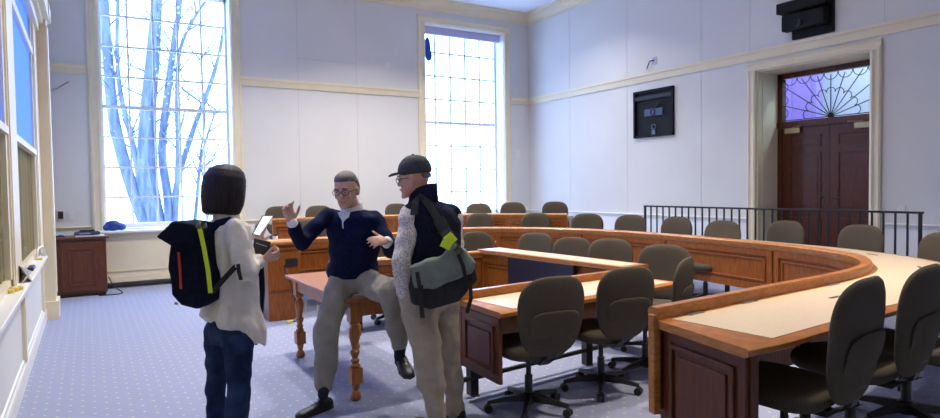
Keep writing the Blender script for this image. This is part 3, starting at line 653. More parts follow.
for i, (x, y) in enumerate(((-.47, 5.35), (-.45, 5.43), (-.43, 5.50), (-.475, 5.5))):
    tag(MB().lathe((x, y, 0), [(.018, .861), (.02, .885), (.012, .89)], 10).build('yellow_marker_cap', 'yellow'), 'one of the small yellow pieces beside the tent card', 'cap', 'yellow pieces on the left ledge')
# ------------------------------------------------------------------ turned-leg table
TB = thing('turned_leg_table', 'red-brown wooden table with turned legs that the man in navy sits on', 'table', (1.9, 5.05, 0))
TX0, TX1, TY0, TY1 = 1.54, 2.28, 4.24, 5.86
MB().box(TX0, TX1, TY0, TY1, .735, .762).build('tabletop', 'tabletop', TB, bevel=.008)
q = MB(); q.box(TX0 + .07, TX0 + .095, TY0 + .10, TY1 - .10, .62, .735); q.box(TX1 - .095, TX1 - .07, TY0 + .1, TY1 - .1, .62, .735); q.box(TX0 + .1, TX1 - .1, TY0 + .07, TY0 + .095, .62, .735); q.box(TX0 + .1, TX1 - .1, TY1 - .095, TY1 - .07, .62, .735); q.build('apron', 'turned', TB, bevel=.003)
for x in (TX0 + .10, TX1 - .10):
    for y in (TY0 + .11, TY1 - .11):
        q = MB(); q.box(x - .042, x + .042, y - .042, y + .042, .58, .735); q.box(x - .042, x + .042, y - .042, y + .042, .13, .24)
        q.lathe((x, y, 0), [(.020, .0), (.040, .012), (.043, .035), (.030, .06), (.018, .075), (.030, .09), (.026, .10), (.036, .13)], 18)
        q.lathe((x, y, 0), [(.030, .24), (.040, .26), (.024, .275), (.034, .295), (.022, .31), (.030, .335), (.040, .36), (.022, .38), (.026, .40), (.040, .46), (.042, .50), (.030, .535), (.022, .55), (.038, .565), (.038, .58)], 18)
        q.build('leg', 'turned', TB, smooth='auto')
# ------------------------------------------------------------------ things on / by the podium
bt = thing('cup', 'small cup with dark lid on the podium end by the tablet', 'cup', (2.0, 7.9, .9))
MB().lathe((1.98, 7.93, 0), [(.025, .895), (.032, .98)], 14).build('cup_body', 'paper', bt, smooth='auto'); MB().lathe((1.98, 7.93, 0), [(.036, .98), (.034, 1.0), (.02, 1.005)], 14).build('lid', 'screen', bt, smooth='auto')
tag(MB().obox((2.16, 8.0, .900), V3((.10, -.03, 0)), V3((.02, .09, 0)), ZZ * .004).build('paper_sheet', 'paper'), 'white papers on the far desk top near the podium', 'papers')
q = MB(); cpts = [pt(278, 262, 7.6), pt(281, 275, 7.62), pt(284, 287, 7.6), pt(287, 300, 7.6), pt(289, 311, 7.55)]
cpts = [(1.96, 7.46, .66), (2.0, 7.40, .50), (2.04, 7.41, .33), (2.08, 7.38, .12), (2.08, 7.34, .015), (2.0, 7.30, .012)]
cd = thing('power_cord', 'dark cord hanging down the podium front to a pale plug on the carpet', 'cord', (2.0, 7.4, 0))
MB().tube(cpts, .007, 8).build('cord', 'black', cd, smooth=True); MB().box(1.93, 2.0, 7.28, 7.32, .001, .028).build('plug', 'yellow', cd, bevel=.004)
tag(MB().box(2.35, 2.60, 7.82, 7.95, .151, .42).build('storage_box', mat('grey_blue_box', (.35, .4, .5), .6), bevel=.008), 'grey blue box on the step behind the turned-leg table', 'box')
# ------------------------------------------------------------------ people
def ring(c, f, w, b, f2=None, n=28, fold=0, k=7, ph=0, sq=2.3, up=None):
    """ellipse-like ring: c centre, f facing dir, w half width, b half depth"""
    f = V3(f).normalized(); s = (f.cross(up) if up else V3((f.y, -f.x, 0))).normalized(); out = []
    for j in range(n):
        t = 2 * math.pi * j / n; e = 2 / sq; r = 1 + fold * math.sin(k * t + ph)
        out.append(c + s * (math.copysign(abs(math.cos(t)) ** e, math.cos(t)) * w * r) + f * (math.copysign(abs(math.sin(t)) ** e, math.sin(t)) * b * r))
    return out
def head(mb, c, f, upv, S_=1.0, hair=None):
    """c: chin-level point under the ears axis. returns local->world function"""
    f = V3(f).normalized(); s = f.cross(upv).normalized(); u = s.cross(f).normalized()
    X = lambda x, y, z: c + (s * x + f * y + u * z) * S_
    def prof(rows, m_=mb, n=24):
        rs = []
        for z, w, yf, yb in rows:
            cy, b = (yf + yb) / 2, (yf - yb) / 2
            rs.append([X(w * math.cos(t), cy + b * math.sin(t), z) for t in [2 * math.pi * j / n for j in range(n)]])
        m_.rings(rs)
    prof([(-.004, .020, .086, .05), (.008, .036, .094, .02), (.03, .052, .093, -.03), (.055, .061, .090, -.065), (.08, .067, .088, -.085), (.11, .072, .086, -.097), (.14, .075, .089, -.102), (.165, .074, .086, -.100), (.19, .067, .075, -.090), (.212, .050, .052, -.068), (.228, .018, .018, -.03)])
    def V_(x, y, z): return (s * x + f * y + u * z) * S_
    mb.ell(X(0, .092, .095), V_(.012, 0, 0), V_(0, .010, 0), V_(0, .006, .030))
    mb.ell(X(0, .103, .080), V_(.015, 0, 0), V_(0, .015, 0), V_(0, 0, .012))
    mb.ell(X(0, .088, .045), V_(.024, 0, 0), V_(0, .009, 0), V_(0, 0, .010))
    mb.ell(X(0, .084, .005), V_(.022, 0, 0), V_(0, .016, 0), V_(0, 0, .015))
    for q in (-1, 1):
        mb.ell(X(q * .079, -.006, .097), V_(.012, 0, 0), V_(0, .020, 0), V_(0, 0, .033)); mb.ell(X(q * .032, .086, .130), V_(.024, 0, 0), V_(0, .008, 0), V_(0, 0, .008)); mb.ell(X(q * .036, .074, .075), V_(.022, 0, 0), V_(0, .012, 0), V_(0, 0, .016))
    return X, V_, prof
def face_bits(X, V_, body, brow='hair_g'):
    for q in (-1, 1):
        e = MB(); e.ell(X(q * .030, .083, .110), V_(.013, 0, 0), V_(0, .006, 0), V_(0, 0, .0065)); e = e.build('eye', 'eyew', body, smooth=True)
        MB().ell(X(q * .030, .0885, .110), V_(.0055, 0, 0), V_(0, .003, 0), V_(0, 0, .0055)).build('iris', 'eye', e, smooth=True)
        MB().tube([X(q * .014, .097, .134), X(q * .032, .098, .138), X(q * .050, .088, .131)], .0035, 6).build('eyebrow', brow, body, smooth=True)
    MB().tube([X(-.028, .088, .054), X(-.014, .098, .048), X(0, .101, .046), X(.014, .098, .048), X(.028, .088, .054)], [.002, .004, .005, .004, .002], 8).build('mouth', 'lip', body, smooth=True)
def glasses(X, V_, body, side=1):
    g_ = MB()
    for q in (-1, 1):
        g_.tube([X(q * .033 + .025 * math.cos(t), .100, .108 + .018 * math.sin(t)) for t in [2 * math.pi * j / 14 for j in range(15)]], .0022, 6)
        g_.tube([X(q * .058, .098, .112), X(q * .078, .05, .112), X(q * .080, -.01, .108)], .0022, 6)
    g_.tube([X(-.009, .101, .112), X(0, .106, .115), X(.009, .101, .112)], .0022, 6); g_.build('glasses', 'black', body, smooth=True)
def wrinkle(o, amp, fr, stretch=(1, 1, 1), seed=0):
    from mathutils import noise
    me = o.data; ns = [v.normal.copy() for v in me.vertices]
    for v, n_ in zip(me.vertices, ns):
        p = v.co; q = V3((p.x * fr * stretch[0] + seed, p.y * fr * stretch[1], p.z * fr * stretch[2])); v.co = p + n_ * (noise.noise(q) - .3 * abs(noise.noise(q * 2.1))) * amp
    return o
def limb(mb, pts, rad, n=16): # round-ended chain through interpolated points
    P, R_ = [], []
    for i in range(len(pts) - 1):
        for k in range(6):
            t = k / 6; P.append(V3(pts[i]).lerp(V3(pts[i + 1]), t)); R_.append(rad[i] + (rad[i + 1] - rad[i]) * (t * t * (3 - 2 * t)))
    P.append(V3(pts[-1])); R_.append(rad[-1]); mb.tube(P, R_, n)
    for p, r in zip(pts, rad): mb.ell(p, V3((r, 0, 0)), V3((0, r, 0)), V3((0, 0, r)), 12, 7)
def hand(mb, w, d, pn, thumb, curl=(.5, .5, .5, .5), S_=1.0, spread=.12, tcurl=.3):
    """w wrist, d direction of the hand, pn palm normal (palm faces pn), thumb: unit dir of the thumb side"""
    d = V3(d).normalized(); pn = V3(pn); pn = (pn - d * pn.dot(d)).normalized(); t = V3(thumb); t = (t - d * t.dot(d) - pn * t.dot(pn)).normalized()
    mb.rings([[w + d * a * S_ + (t * math.cos(q) * b + pn * math.sin(q) * c) * S_ for q in [2 * math.pi * j / 14 for j in range(14)]] for a, b, c in ((-.01, .026, .020), (.02, .032, .019), (.05, .040, .018), (.08, .042, .016), (.095, .038, .013))])
    for i, (o, L) in enumerate(((.030, .072), (.010, .080), (-.010, .074), (-.030, .058))):
        a0 = curl[i]; base = w + (d * .085 + t * o) * S_; dd = (d + t * (o / .03) * spread).normalized(); p = [base - dd * .02 * S_]; q = base; p.append(q)
        for k, fr in enumerate((.42, .33, .25)):
            a0k = a0 * (k + .7); v = dd * math.cos(a0k) + pn * math.sin(a0k); q = q + v * L * fr * S_; p.append(q)
        r = .0088 * S_; mb.tube(p, [r * 1.05, r * 1.05, r, r * .92, r * .75], 10); mb.ell(p[-1], V3((r * .78, 0, 0)), V3((0, r * .78, 0)), V3((0, 0, r * .78)), 8, 5)
    b = w + (d * .025 + t * .028) * S_; v1 = (t * .75 + d * .65 + pn * .15).normalized(); v2 = (t * (.75 - tcurl) + d * .8 + pn * tcurl).normalized()
    p = [b - v1 * .015 * S_, b, b + v1 * .038 * S_, b + (v1 * .038 + v2 * .030) * S_, b + (v1 * .038 + v2 * .052) * S_]; mb.tube(p, [.013 * S_, .013 * S_, .0105 * S_, .0098 * S_, .007 * S_], 10)
def shoe(parent, heel, dirv, S_=1.0, tilt=0, mtl='shoe'):
    d = V3(dirv).normalized(); s = V3((d.y, -d.x, 0)).normalized(); u = s.cross(d).normalized()
    if u.z < 0: u = -u
    mb = MB(); rs = []
    for a, w, h in ((-.01, .020, .05), (.0, .034, .075), (.04, .038, .085), (.08, .038, .085), (.12, .042, .066), (.17, .049, .052), (.22, .050, .046), (.26, .042, .040), (.285, .022, .030), (.292, .01, .022)):
        rs.append([heel + (d * a + s * (w * math.cos(t)) + u * (h * .5 + h * .5 * math.sin(t) if math.sin(t) > -.6 else .012)) * S_ for t in [2 * math.pi * j / 18 for j in range(18)]])
    mb.rings(rs); sh = solid('shoe', mb, mtl, parent, .008, 2)
    so = MB(); so.rings([[heel + (d * a + s * w + u * z) * S_ for a, w in ((-.012, -.02), (-.012, .02), (.03, .037), (.1, .038), (.2, .052), (.27, .04), (.295, .0), (.27, -.04), (.2, -.052), (.1, -.038), (.03, -.037))] for z in (.0, .018)]); so.build('sole', 'blackp', sh)
    for i in range(3): c = heel + (d * (.10 + .025 * i) + u * (.075 - .010 * i)) * S_; MB().tube([c - s * .02, c + u * .006, c + s * .02], .003, 6).build('lace', 'blackp', sh)
# ---- seated man in navy
Mn = thing('person', 'seated man in navy sweater and grey trousers, hands raised, on the turned-leg table corner', 'person', tuple(V3((1.75, 4.35, 0))))
fM = (-HF * .93 - HR * .34); body = MB(); c = lambda px, d, z: (lambda p: V3((p.x, p.y, z)))(pt(px, 209, d))
hip = c(351, 4.66, .88)
TOR = [(c(351, 4.68, .80), .165, .13), (c(351, 4.67, .90), .165, .125), (c(352, 4.64, 1.02), .155, .115), (c(353, 4.60, 1.15), .165, .115), (c(353, 4.57, 1.27), .175, .11), (c(353, 4.56, 1.34), .165, .095), (c(353, 4.56, 1.385), .10, .075)]
body.rings([ring(p, fM, w, b) for p, w, b in TOR])
chin = c(348.5, 4.50, 1.430)
hd = (-HF * .95 - HR * .20 - ZZ * .18)
limb(body, [c(353, 4.56, 1.36), c(350, 4.53, 1.47)], [.062, .058])
X, V_, prof = head(body, chin, hd, ZZ * 1 + HR * -.04, 1.05)
shR, elR, wrR = pt(327, 216, 4.55), pt(302, 241, 4.38), pt(292, 222.5, 4.17)
shL, elL, wrL = pt(376, 219, 4.56), pt(391, 251, 4.44), pt(386.5, 241, 4.22)
limb(body, [shR, elR, wrR], [.045, .038, .026]); limb(body, [shL, elL, wrL], [.045, .038, .026])
hand(body, wrR + (wrR - elR).normalized() * .005, (-HR * .25 + ZZ * .93 - HF * .1), (HR * .55 - HF * .7), HR * .8 + ZZ * .1 - HF * .2, (.55, .7, .8, .9), 1.0, .2)
hand(body, wrL, (-HR * .55 + ZZ * .10 - HF * .75), (-HR * .7 - ZZ * .6 + HF * .3), ZZ * .9 - HF * .1 - HR * .3, (.45, .5, .55, .6), .95, .15, .0)
hpR, knR, anR = pt(340, 281, 4.62), pt(326.5, 331, 4.42), pt(324.5, 385, 4.42)
hpL, knL, anL = pt(368, 281, 4.62), pt(390, 293, 4.27), pt(400, 347, 4.38)
limb(body, [hpR, knR, anR], [.07, .05, .036]); limb(body, [hpL, knL, anL], [.07, .05, .036])
limb(body, [anR, anR - ZZ * .055 - HF * .05], [.034, .028]); limb(body, [anL, anL - ZZ * .055 - HF * .05], [.034, .028])
bM = solid('body', body, 'skin', Mn, .0065, 3)
face_bits(X, V_, bM); glasses(X, V_, bM)
h = MB(); prof([(.065, .056, -.060, -.096), (.10, .073, -.030, -.103), (.135, .0795, .020, -.107), (.160, .0795, .060, -.107), (.180, .0765, .084, -.104), (.205, .067, .080, -.095), (.226, .047, .056, -.072), (.238, .018, .02, -.03)], h)
solid('hair', h, 'hair_g', bM, .008, 3)
sw = MB(); sw.rings([ring(p, fM, w + .030, b + .032, fold=.018, k=5, ph=i) for i, (p, w, b) in enumerate([(c(351, 4.66, .895), .160, .13), (c(351, 4.66, .93), .172, .135)] + TOR[2:5] + [(c(353, 4.56, 1.345), .155, .09), (c(353, 4.56, 1.395), .075, .055)])])
limb(sw, [c(340, 4.57, 1.335), shR, elR, wrR - (wrR - elR) * .12], [.065, .066, .060, .044]); limb(sw, [c(366, 4.57, 1.325), shL, elL, wrL - (wrL - elL) * .18], [.065, .066, .058, .044])
sweater = wrinkle(solid('sweater', sw, 'sweater', Mn, .010, 5), .016, 9, (1, 1, 1.3))
cf = MB(); limb(cf, [wrR - (wrR - elR) * .16, wrR - (wrR - elR) * .02], [.040, .038]); solid('shirt_cuff', cf, 'shirt', Mn, .006, 2)
cf = MB(); limb(cf, [wrL - (wrL - elL) * .2, wrL - (wrL - elL) * .06], [.040, .037]); solid('shirt_cuff', cf, 'shirt', Mn, .006, 2)
# shirt collar: a ring of cloth plus V placket
co = MB(); cb0 = c(352, 4.555, 1.0)
nk = lambda t, r, z, ex=0: V3((cb0.x, cb0.y, z)) + (V3((fM.y, -fM.x, 0)).normalized() * math.cos(t) + fM.normalized() * math.sin(t)) * (r + ex)
rs_in, rs_o = [], []
for (z, r) in ((1.36, .085), (1.41, .078), (1.445, .071)):
    rs_in.append([nk(2 * math.pi * j / 24, r, z - .035 * max(0, math.sin(2 * math.pi * j / 24))) for j in range(24)])
for (z, r) in ((1.445, .076), (1.41, .084), (1.36, .092)):
    rs_in.append([nk(2 * math.pi * j / 24, r, z - .035 * max(0, math.sin(2 * math.pi * j / 24))) for j in range(24)])
co.rings(rs_in); cen = c(352, 4.555, 1.30) + fM.normalized() * .115; sM = V3((fM.y, -fM.x, 0)).normalized()
f_ = fM.normalized()
co.rings([[V3((cen.x, cen.y, z)) + sM * x + f_ * y for x, y in ((-w, -.005), (0, .016), (w, -.005), (0, -.03))] for z, w in ((1.27, .006), (1.33, .030), (1.385, .052))])
col = co.build('shirt_collar', 'shirt', Mn, smooth='auto')
tr = MB(); tr.rings([ring(p, fM, w, b) for p, w, b in ((c(351, 4.68, .79), .17, .15), (c(351, 4.68, .86), .182, .16), (c(351, 4.67, .93), .178, .145))])
limb(tr, [pt(342, 281, 4.63), knR, anR + (knR - anR) * .02], [.105, .088, .068]); limb(tr, [pt(366, 281, 4.63), knL, anL + (knL - anL) * .08], [.105, .086, .064])
wrinkle(solid('trousers', tr, 'khaki_g', Mn, .010, 4), .018, 8, (1.5, 1.5, .9))
for an in (anR, anL): q = MB(); limb(q, [an + ZZ * .08, an + ZZ * .0, an - ZZ * .055 - HF * .05], [.043, .043, .037]); q.build('sock', 'sock', Mn, smooth=True)
dR = (-HF * .60 - HR * .50); hR_ = V3((anR.x, anR.y, 0)) - dR.normalized() * .05; shoe(Mn, V3((hR_.x, hR_.y, .003)), dR, 1.0)
dL = (-HF * .75 + HR * .30 - ZZ * .16); hL_ = anL - ZZ * .115 - dL.normalized() * .05; shoe(Mn, hL_, dL, 1.0)
q = MB(); q.tube([wrL - (wrL - elL) * .02 + V3((.030 * math.cos(t), .03 * math.sin(t), 0)) for t in [2 * math.pi * j / 12 for j in range(13)]], .004, 6); q.build('wristwatch', 'steel', Mn, smooth=True)
# ---- standing man with cap and bag
Sm = thing('person', 'standing man in dark cap, navy vest and checked sleeves seen from behind', 'person', (2.0, 3.62, 0))
fS = (-HR * .80 + HF * .60).normalized(); c = lambda px, d, z: (lambda p: V3((p.x, p.y, z)))(pt(px, 209, d))
TS = [(c(431, 4.13, .80), .165, .12), (c(431, 4.13, .92), .165, .12), (c(432, 4.13, 1.05), .165, .12), (c(433, 4.13, 1.20), .18, .125), (c(432, 4.14, 1.32), .19, .115), (c(430, 4.14, 1.40), .16, .095), (c(427, 4.14, 1.45), .09, .07)]
body = MB(); body.rings([ring(p, fS, w, b) for p, w, b in TS])
limb(body, [c(426, 4.14, 1.42), c(421, 4.12, 1.54)], [.066, .062])
chin = c(417, 4.12, 1.500); hd = (-HR * .95 + HF * .22 - ZZ * .12)
X, V_, prof = head(body, chin, hd, ZZ, 1.06)
shL, elL, wrL = pt(411, 216, 4.03), pt(402, 262, 3.95), pt(406, 294, 4.03)
shR, elR, wrR = pt(452, 218, 4.26), pt(455, 262, 4.33), pt(440, 292, 4.38)
limb(body, [shL, elL, wrL], [.045, .038, .028]); limb(body, [shR, elR, wrR], [.045, .038, .028])
hand(body, wrL, (-ZZ + HR * .30 + HF * .1), HR, HF, (.3, .35, .4, .45)); hand(body, wrR, (-ZZ - HR * .3), -HF, -HR, (.5, .5, .5, .5))
hpL, knL, anL = pt(418, 300, 4.06), pt(427, 352, 4.0), pt(437.5, 417, 4.02)
hpR, knR, anR = pt(441, 298, 4.20), pt(450, 352, 4.19), pt(454.5, 404, 4.22)
limb(body, [hpL, knL, anL], [.08, .055, .04]); limb(body, [hpR, knR, anR], [.08, .055, .04])
for an in (anL, anR): limb(body, [an, V3((an.x, an.y, .045)) + fS * .04], [.036, .03])
bS = solid('body', body, 'skin_red', Sm, .0065, 3)
face_bits(X, V_, bS); glasses(X, V_, bS)
h = MB(); prof([(.100, .0715, -.068, -.099), (.12, .0745, -.055, -.1035), (.13, .074, -.05, -.1035)], h); solid('hair', h, 'hair_g', bS, .008, 2)
h = MB(); prof([(.130, .082, .080, -.112), (.150, .086, .100, -.116), (.175, .086, .098, -.116), (.205, .078, .085, -.105), (.232, .060, .060, -.082), (.248, .03, .03, -.045), (.252, .01, .005, -.02)], h)
cap = solid('cap', h, 'cap', Sm, .008, 3)
h = MB(); s0 = [X(x, y, z) for x, y, z in ((-.070, .07, .150), (-.055, .125, .148), (-.025, .158, .140), (0, .165, .137), (.025, .158, .140), (.055, .125, .148), (.070, .07, .150))]
h.rings([[p + ZZ * .0 for p in s0], [p + ZZ * .006 for p in s0]]); h.build('cap_brim', 'cap', cap)
MB().ell(X(0, -.01, .253), V_(.010, 0, 0), V_(0, .010, 0), V_(0, 0, .006)).build('cap_button', 'cap', cap, smooth=True)
MB().box(0, 0, 0, 0, 0, 0)
vs = MB(); vs.rings([ring(p, fS, w + .030, b + .030, fold=.012, k=6, ph=i) for i, (p, w, b) in enumerate([(c(431, 4.13, .89), .168, .125)] + TS[2:5] + [(c(430, 4.14, 1.405), .155, .095), (c(427, 4.14, 1.46), .075, .065)])])
limb(vs, [c(424, 4.09, 1.40), shL + ZZ * .03], [.068, .062]); limb(vs, [c(436, 4.18, 1.40), shR + ZZ * .03], [.068, .062])
vest = wrinkle(solid('vest', vs, 'vest', Sm, .009, 4), .012, 8)
cl = MB(); rr = []
ccx = c(424.5, 4.135, 1.0)
for z, r, tl in ((1.44, .098, 0), (1.50, .088, .0), (1.545, .086, .0), (1.545, .080, .0), (1.50, .080, 0), (1.45, .088, 0)):
    rr.append([V3((ccx.x, ccx.y, z - (.035 * math.sin(t) if z > 1.46 else 0))) + (V3((fS.y, -fS.x, 0)) * math.cos(t) + fS * math.sin(t)) * (r + (.018 * max(0, math.sin(t)))) for t in [2 * math.pi * j / 24 for j in range(24)]])
cl.rings(rr); cl.build('vest_collar', 'vest', vest, smooth=True)
for nm, (a, b, w_) in (('sleeve', (shL, elL, wrL)), ('sleeve', (shR, elR, wrR))):
    q = MB(); limb(q, [a, b, w_ + (b - w_) * .15], [.078, .063, .055]); limb(q, [b.lerp(w_, .25), b.lerp(w_, .85)], [.066, .064]); wrinkle(solid(nm, q, 'check', Sm, .009, 3), .014, 10, (1, 1, 1.5))
tr = MB(); tr.rings([ring(p, fS, w, b) for p, w, b in ((c(431, 4.13, .76), .16, .13), (c(431, 4.13, .85), .178, .145), (c(431, 4.13, .96), .175, .135))])
limb(tr, [hpL, knL, V3((anL.x, anL.y, .07))], [.125, .098, .070]); limb(tr, [hpR, knR, V3((anR.x, anR.y, .07))], [.112, .076, .066])
wrinkle(solid('trousers', tr, 'khaki', Sm, .010, 4), .020, 8, (1, 1, 1.2))
for an in (anL, anR): shoe(Sm, V3((an.x, an.y, .003)) - fS * .07, fS, 1.0)
# messenger bag (worn, but a thing of its own)
Bg = thing('messenger_bag', 'grey green flap messenger bag with black body slung behind the standing man', 'bag', tuple(c(443, 3.95, .9)))
def quadbag(name, pf, pb, mtl, par, vox=.012, puff=.02):
    q = MB(); n = len(pf); cf_ = sum(pf, V3()) / n; cb_ = sum(pb, V3()) / n
    q.rings([[cf_.lerp(p, .5) - HF * puff for p in pf], [cf_.lerp(p, .85) - HF * puff * .7 for p in pf], pf, pb, [cb_.lerp(p, .6) for p in pb]]); return solid(name, q, mtl, par, vox, 4)
pf = [pt(x, y, 3.88) for x, y in ((411, 270), (440, 262), (474, 266), (478, 280), (459, 302), (430, 310), (411, 304), (408, 288))]; pb = [p + HF * .10 for p in pf]
quadbag('bag_body', pf, pb, 'bag_b', Bg)
pf = [pt(x, y, 3.84) for x, y in ((409, 268), (424, 261), (438, 256), (454, 243), (466, 250), (474, 264), (471, 274), (450, 282), (432, 289), (413, 289))]; pb = [p + HF * .055 for p in pf]
flap = wrinkle(quadbag('bag_flap', pf, pb, 'bag_g', Bg, .008), .022, 10, (1, 1, .7))
def strap(name, pts, w, t, nrm, mtl, par):
    q = MB(); pts = [V3(p) for p in pts]; rs = []
    for i, p in enumerate(pts):
        d = (pts[min(i + 1, len(pts) - 1)] - pts[max(i - 1, 0)]).normalized(); nv = V3(nrm[i] if isinstance(nrm, list) else nrm); nv = (nv - d * nv.dot(d)).normalized(); s = d.cross(nv)
        rs.append([p + s * w + nv * t, p - s * w + nv * t, p - s * w - nv * t, p + s * w - nv * t])
    q.rings(rs); return q.build(name, mtl, par, smooth=False, bevel=.002)
strap('shoulder_strap', [pt(414, 215, 3.93), pt(415, 203, 3.96), pt(420, 196.5, 4.0), pt(428, 203, 3.97), pt(436, 216, 3.93), pt(444, 230, 3.90), pt(452, 243, 3.86), pt(461, 253, 3.80)], .024, .003, -HF + ZZ * .3, 'bag_b', Bg)
strap('shoulder_pad', [pt(438, 219, 3.91), pt(445, 231, 3.88), pt(452, 243, 3.84)], .036, .008, -HF, 'bag_b', Bg)
strap('strap_end', [pt(421, 285, 3.80), pt(421, 300, 3.80), pt(422.5, 318, 3.82)], .014, .002, -HF, 'bag_b', Bg)
strap('strap_end', [pt(470, 281, 3.80), pt(471, 298, 3.80), pt(467, 313, 3.82)], .012, .002, -HF, 'bag_b', Bg)
strap('buckle_strap', [pt(458, 254, 3.78), pt(463, 266, 3.775), pt(466, 280, 3.79)], .012, .003, -HF, 'bag_b', Bg)
strap('buckle_strap', [pt(417, 272, 3.79), pt(420, 290, 3.79)], .012, .003, -HF, 'bag_b', Bg)
strap('reflective_tag', [pt(444.5, 248, 3.80), pt(448, 241, 3.79), pt(454, 235.5, 3.80)], .032, .006, -HF, 'neon', Bg)
# ---- woman with backpack
Wm = thing('person', 'woman with black bob, cream top and jeans seen from behind, holding a tablet', 'person', (.65, 3.5, 0))
fW = (HR * .78 + HF * .62).normalized(); dW = 3.50
TW = [(c(231, 3.5, .80), .115, .09), (c(231, 3.5, .87), .125, .10), (c(231, 3.5, .98), .125, .10), (c(230, 3.5, 1.12), .135, .105), (c(229, 3.5, 1.24), .155, .10), (c(228, 3.5, 1.32), .150, .085), (c(226, 3.5, 1.37), .08, .06)]
body = MB(); body.rings([ring(p, fW, w, b) for p, w, b in TW])
limb(body, [c(225, 3.5, 1.34), c(225, 3.52, 1.48)], [.050, .048])
chin = c(225, 3.53, 1.455); X, V_, prof = head(body, chin, (HR * .42 + HF * .90 - ZZ * .16), ZZ, 1.02)
shR, elR, wrR = pt(237, 231, 3.40), pt(246, 272, 3.34), pt(262, 259.5, 3.46)
shL, elL, wrL = pt(221, 229, 3.63), pt(243, 264, 3.84), pt(255, 244, 3.92)
limb(body, [shR, elR, wrR], [.040, .033, .022]); limb(body, [shL, elL, wrL], [.040, .033, .022])
hand(body, wrR + (wrR - elR).normalized() * .005, (HR * .85 + HF * .3 + ZZ * .15), (HF * .6 + ZZ * .6), -HF * .2 + ZZ * .9, (1.1, 1.15, 1.2, 1.25), .88)
hand(body, wrL, (ZZ * .8 + HR * .3), (-HF * .9), HR, (.1, .1, .1, .1), .9)
hpL, knL, anL = pt(219, 330, 3.58), pt(216, 384, 3.56), pt(215, 452, 3.62)
hpR, knR, anR = pt(238, 330, 3.46), pt(239, 386, 3.42), pt(235, 458, 3.46)
limb(body, [hpL, knL, anL], [.055, .042, .034]); limb(body, [hpR, knR, anR], [.060, .045, .034])
for an in (anL, anR): limb(body, [an, V3((an.x, an.y, .045)) + fW * .04], [.033, .028])
bW = solid('body', body, 'skin', Wm, .0065, 3); face_bits(X, V_, bW, 'hair_b')
h = MB(); prof([(-.045, .092, .050, -.106), (-.030, .106, .068, -.118), (.02, .118, .085, -.124), (.06, .122, .088, -.130), (.11, .121, .088, -.134), (.16, .113, .090, -.130), (.20, .094, .080, -.112), (.226, .064, .055, -.078), (.240, .02, .02, -.03)], h, 32)
hair = solid('hair', h, 'hair_b', bW, .007, 3)
tp = MB(); tp.rings([[v_ - ZZ * (max(0, 1.0 - p.z) * .42 * (v_ - p).dot(fW) / .16) for v_ in ring(p, fW, w, b, n=44, fold=fd, k=9, ph=i * .35)] for i, (p, w, b, fd) in enumerate([(c(231, 3.49, .76), .18, .165, .05), (c(231, 3.49, .83), .175, .16, .04), (c(230, 3.5, .92), .168, .145, .03), (c(230, 3.5, 1.05), .16, .135, .02), (c(229, 3.5, 1.18), .168, .13, .01), (c(228, 3.5, 1.28), .172, .115, 0), (c(227, 3.5, 1.34), .145, .095, 0), (c(226, 3.5, 1.385), .088, .075, 0), (c(225.5, 3.51, 1.43), .068, .064, 0)])])
limb(tp, [c(232, 3.46, 1.325), shR, elR, wrR - (wrR - elR) * .1], [.07, .072, .056, .040]); limb(tp, [c(224, 3.55, 1.325), shL, elL, wrL - (wrL - elL) * .1], [.07, .07, .054, .040])
limb(tp, [pt(240, 322, 3.40), pt(250, 330, 3.42), pt(255, 341, 3.45)], [.06, .045, .02])
wrinkle(solid('blouse', tp, 'blouse', Wm, .009, 4), .024, 9, (1.6, 1.6, .5), 3)
tr = MB(); tr.rings([ring(p, fW, w, b) for p, w, b in ((c(230, 3.51, .70), .13, .115), (c(231, 3.51, .80), .152, .135), (c(231, 3.5, .95), .145, .12))])
limb(tr, [hpL, knL, anL], [.085, .058, .045]); limb(tr, [hpR, knR, anR], [.092, .066, .048]); wrinkle(solid('jeans', tr, 'jeans', Wm, .010, 4), .012, 11, (1, 1, 1.4))
for an in (anL, anR): shoe(Wm, V3((an.x, an.y, .003)) - fW * .06, fW, .88)
# tablet and notebook she holds
tb = thing('tablet', 'bright white tablet screen held up in front of the woman', 'tablet', tuple(pt(262, 225, 3.78)))
tq = [pt(262.5, 216.3, 3.80), pt(272, 216.0, 3.88), pt(258.8, 235.2, 3.80), pt(252.8, 234, 3.72)]; nn = (tq[1] - tq[0]).cross(tq[3] - tq[0]).normalized(); nn = nn if nn.dot(HF) < 0 else -nn
cc = sum(tq, V3()) / 4
MB().rings([[cc + (p - cc) * 1.08 + nn * o for p in tq] for o in (-.004, .004)]).build('case', 'blackp', tb, bevel=.002); MB().rings([[p + nn * o for p in tq] for o in (.0042, .0055)]).build('screen', 'screenw', tb)
nb_ = thing('notebook', 'black notebook clutched in the woman hand under the tablet', 'notebook', tuple(pt(262, 246, 3.55)))
MB().obox(pt(261.5, 249, 3.53), HR * .045 - ZZ * .012, HF * .02 + ZZ * .05 , HF * .008).build('cover', 'blackp', nb_, bevel=.003)
strap('page_band', [pt(256, 243.0, 3.505), pt(267, 246.5, 3.505)], .002, .001, -HF, 'steel', nb_)
# dark garment tail hanging in front of her
q = MB(); limb(q, [pt(258, 252, 3.62), pt(259, 290, 3.60), pt(258, 325, 3.58), pt(256, 345, 3.58)], [.03, .035, .025, .010]); tag(solid('dark_jacket', q, 'pack', None, .01, 3), 'dark jacket hanging over the woman forearm behind her blouse', 'jacket')
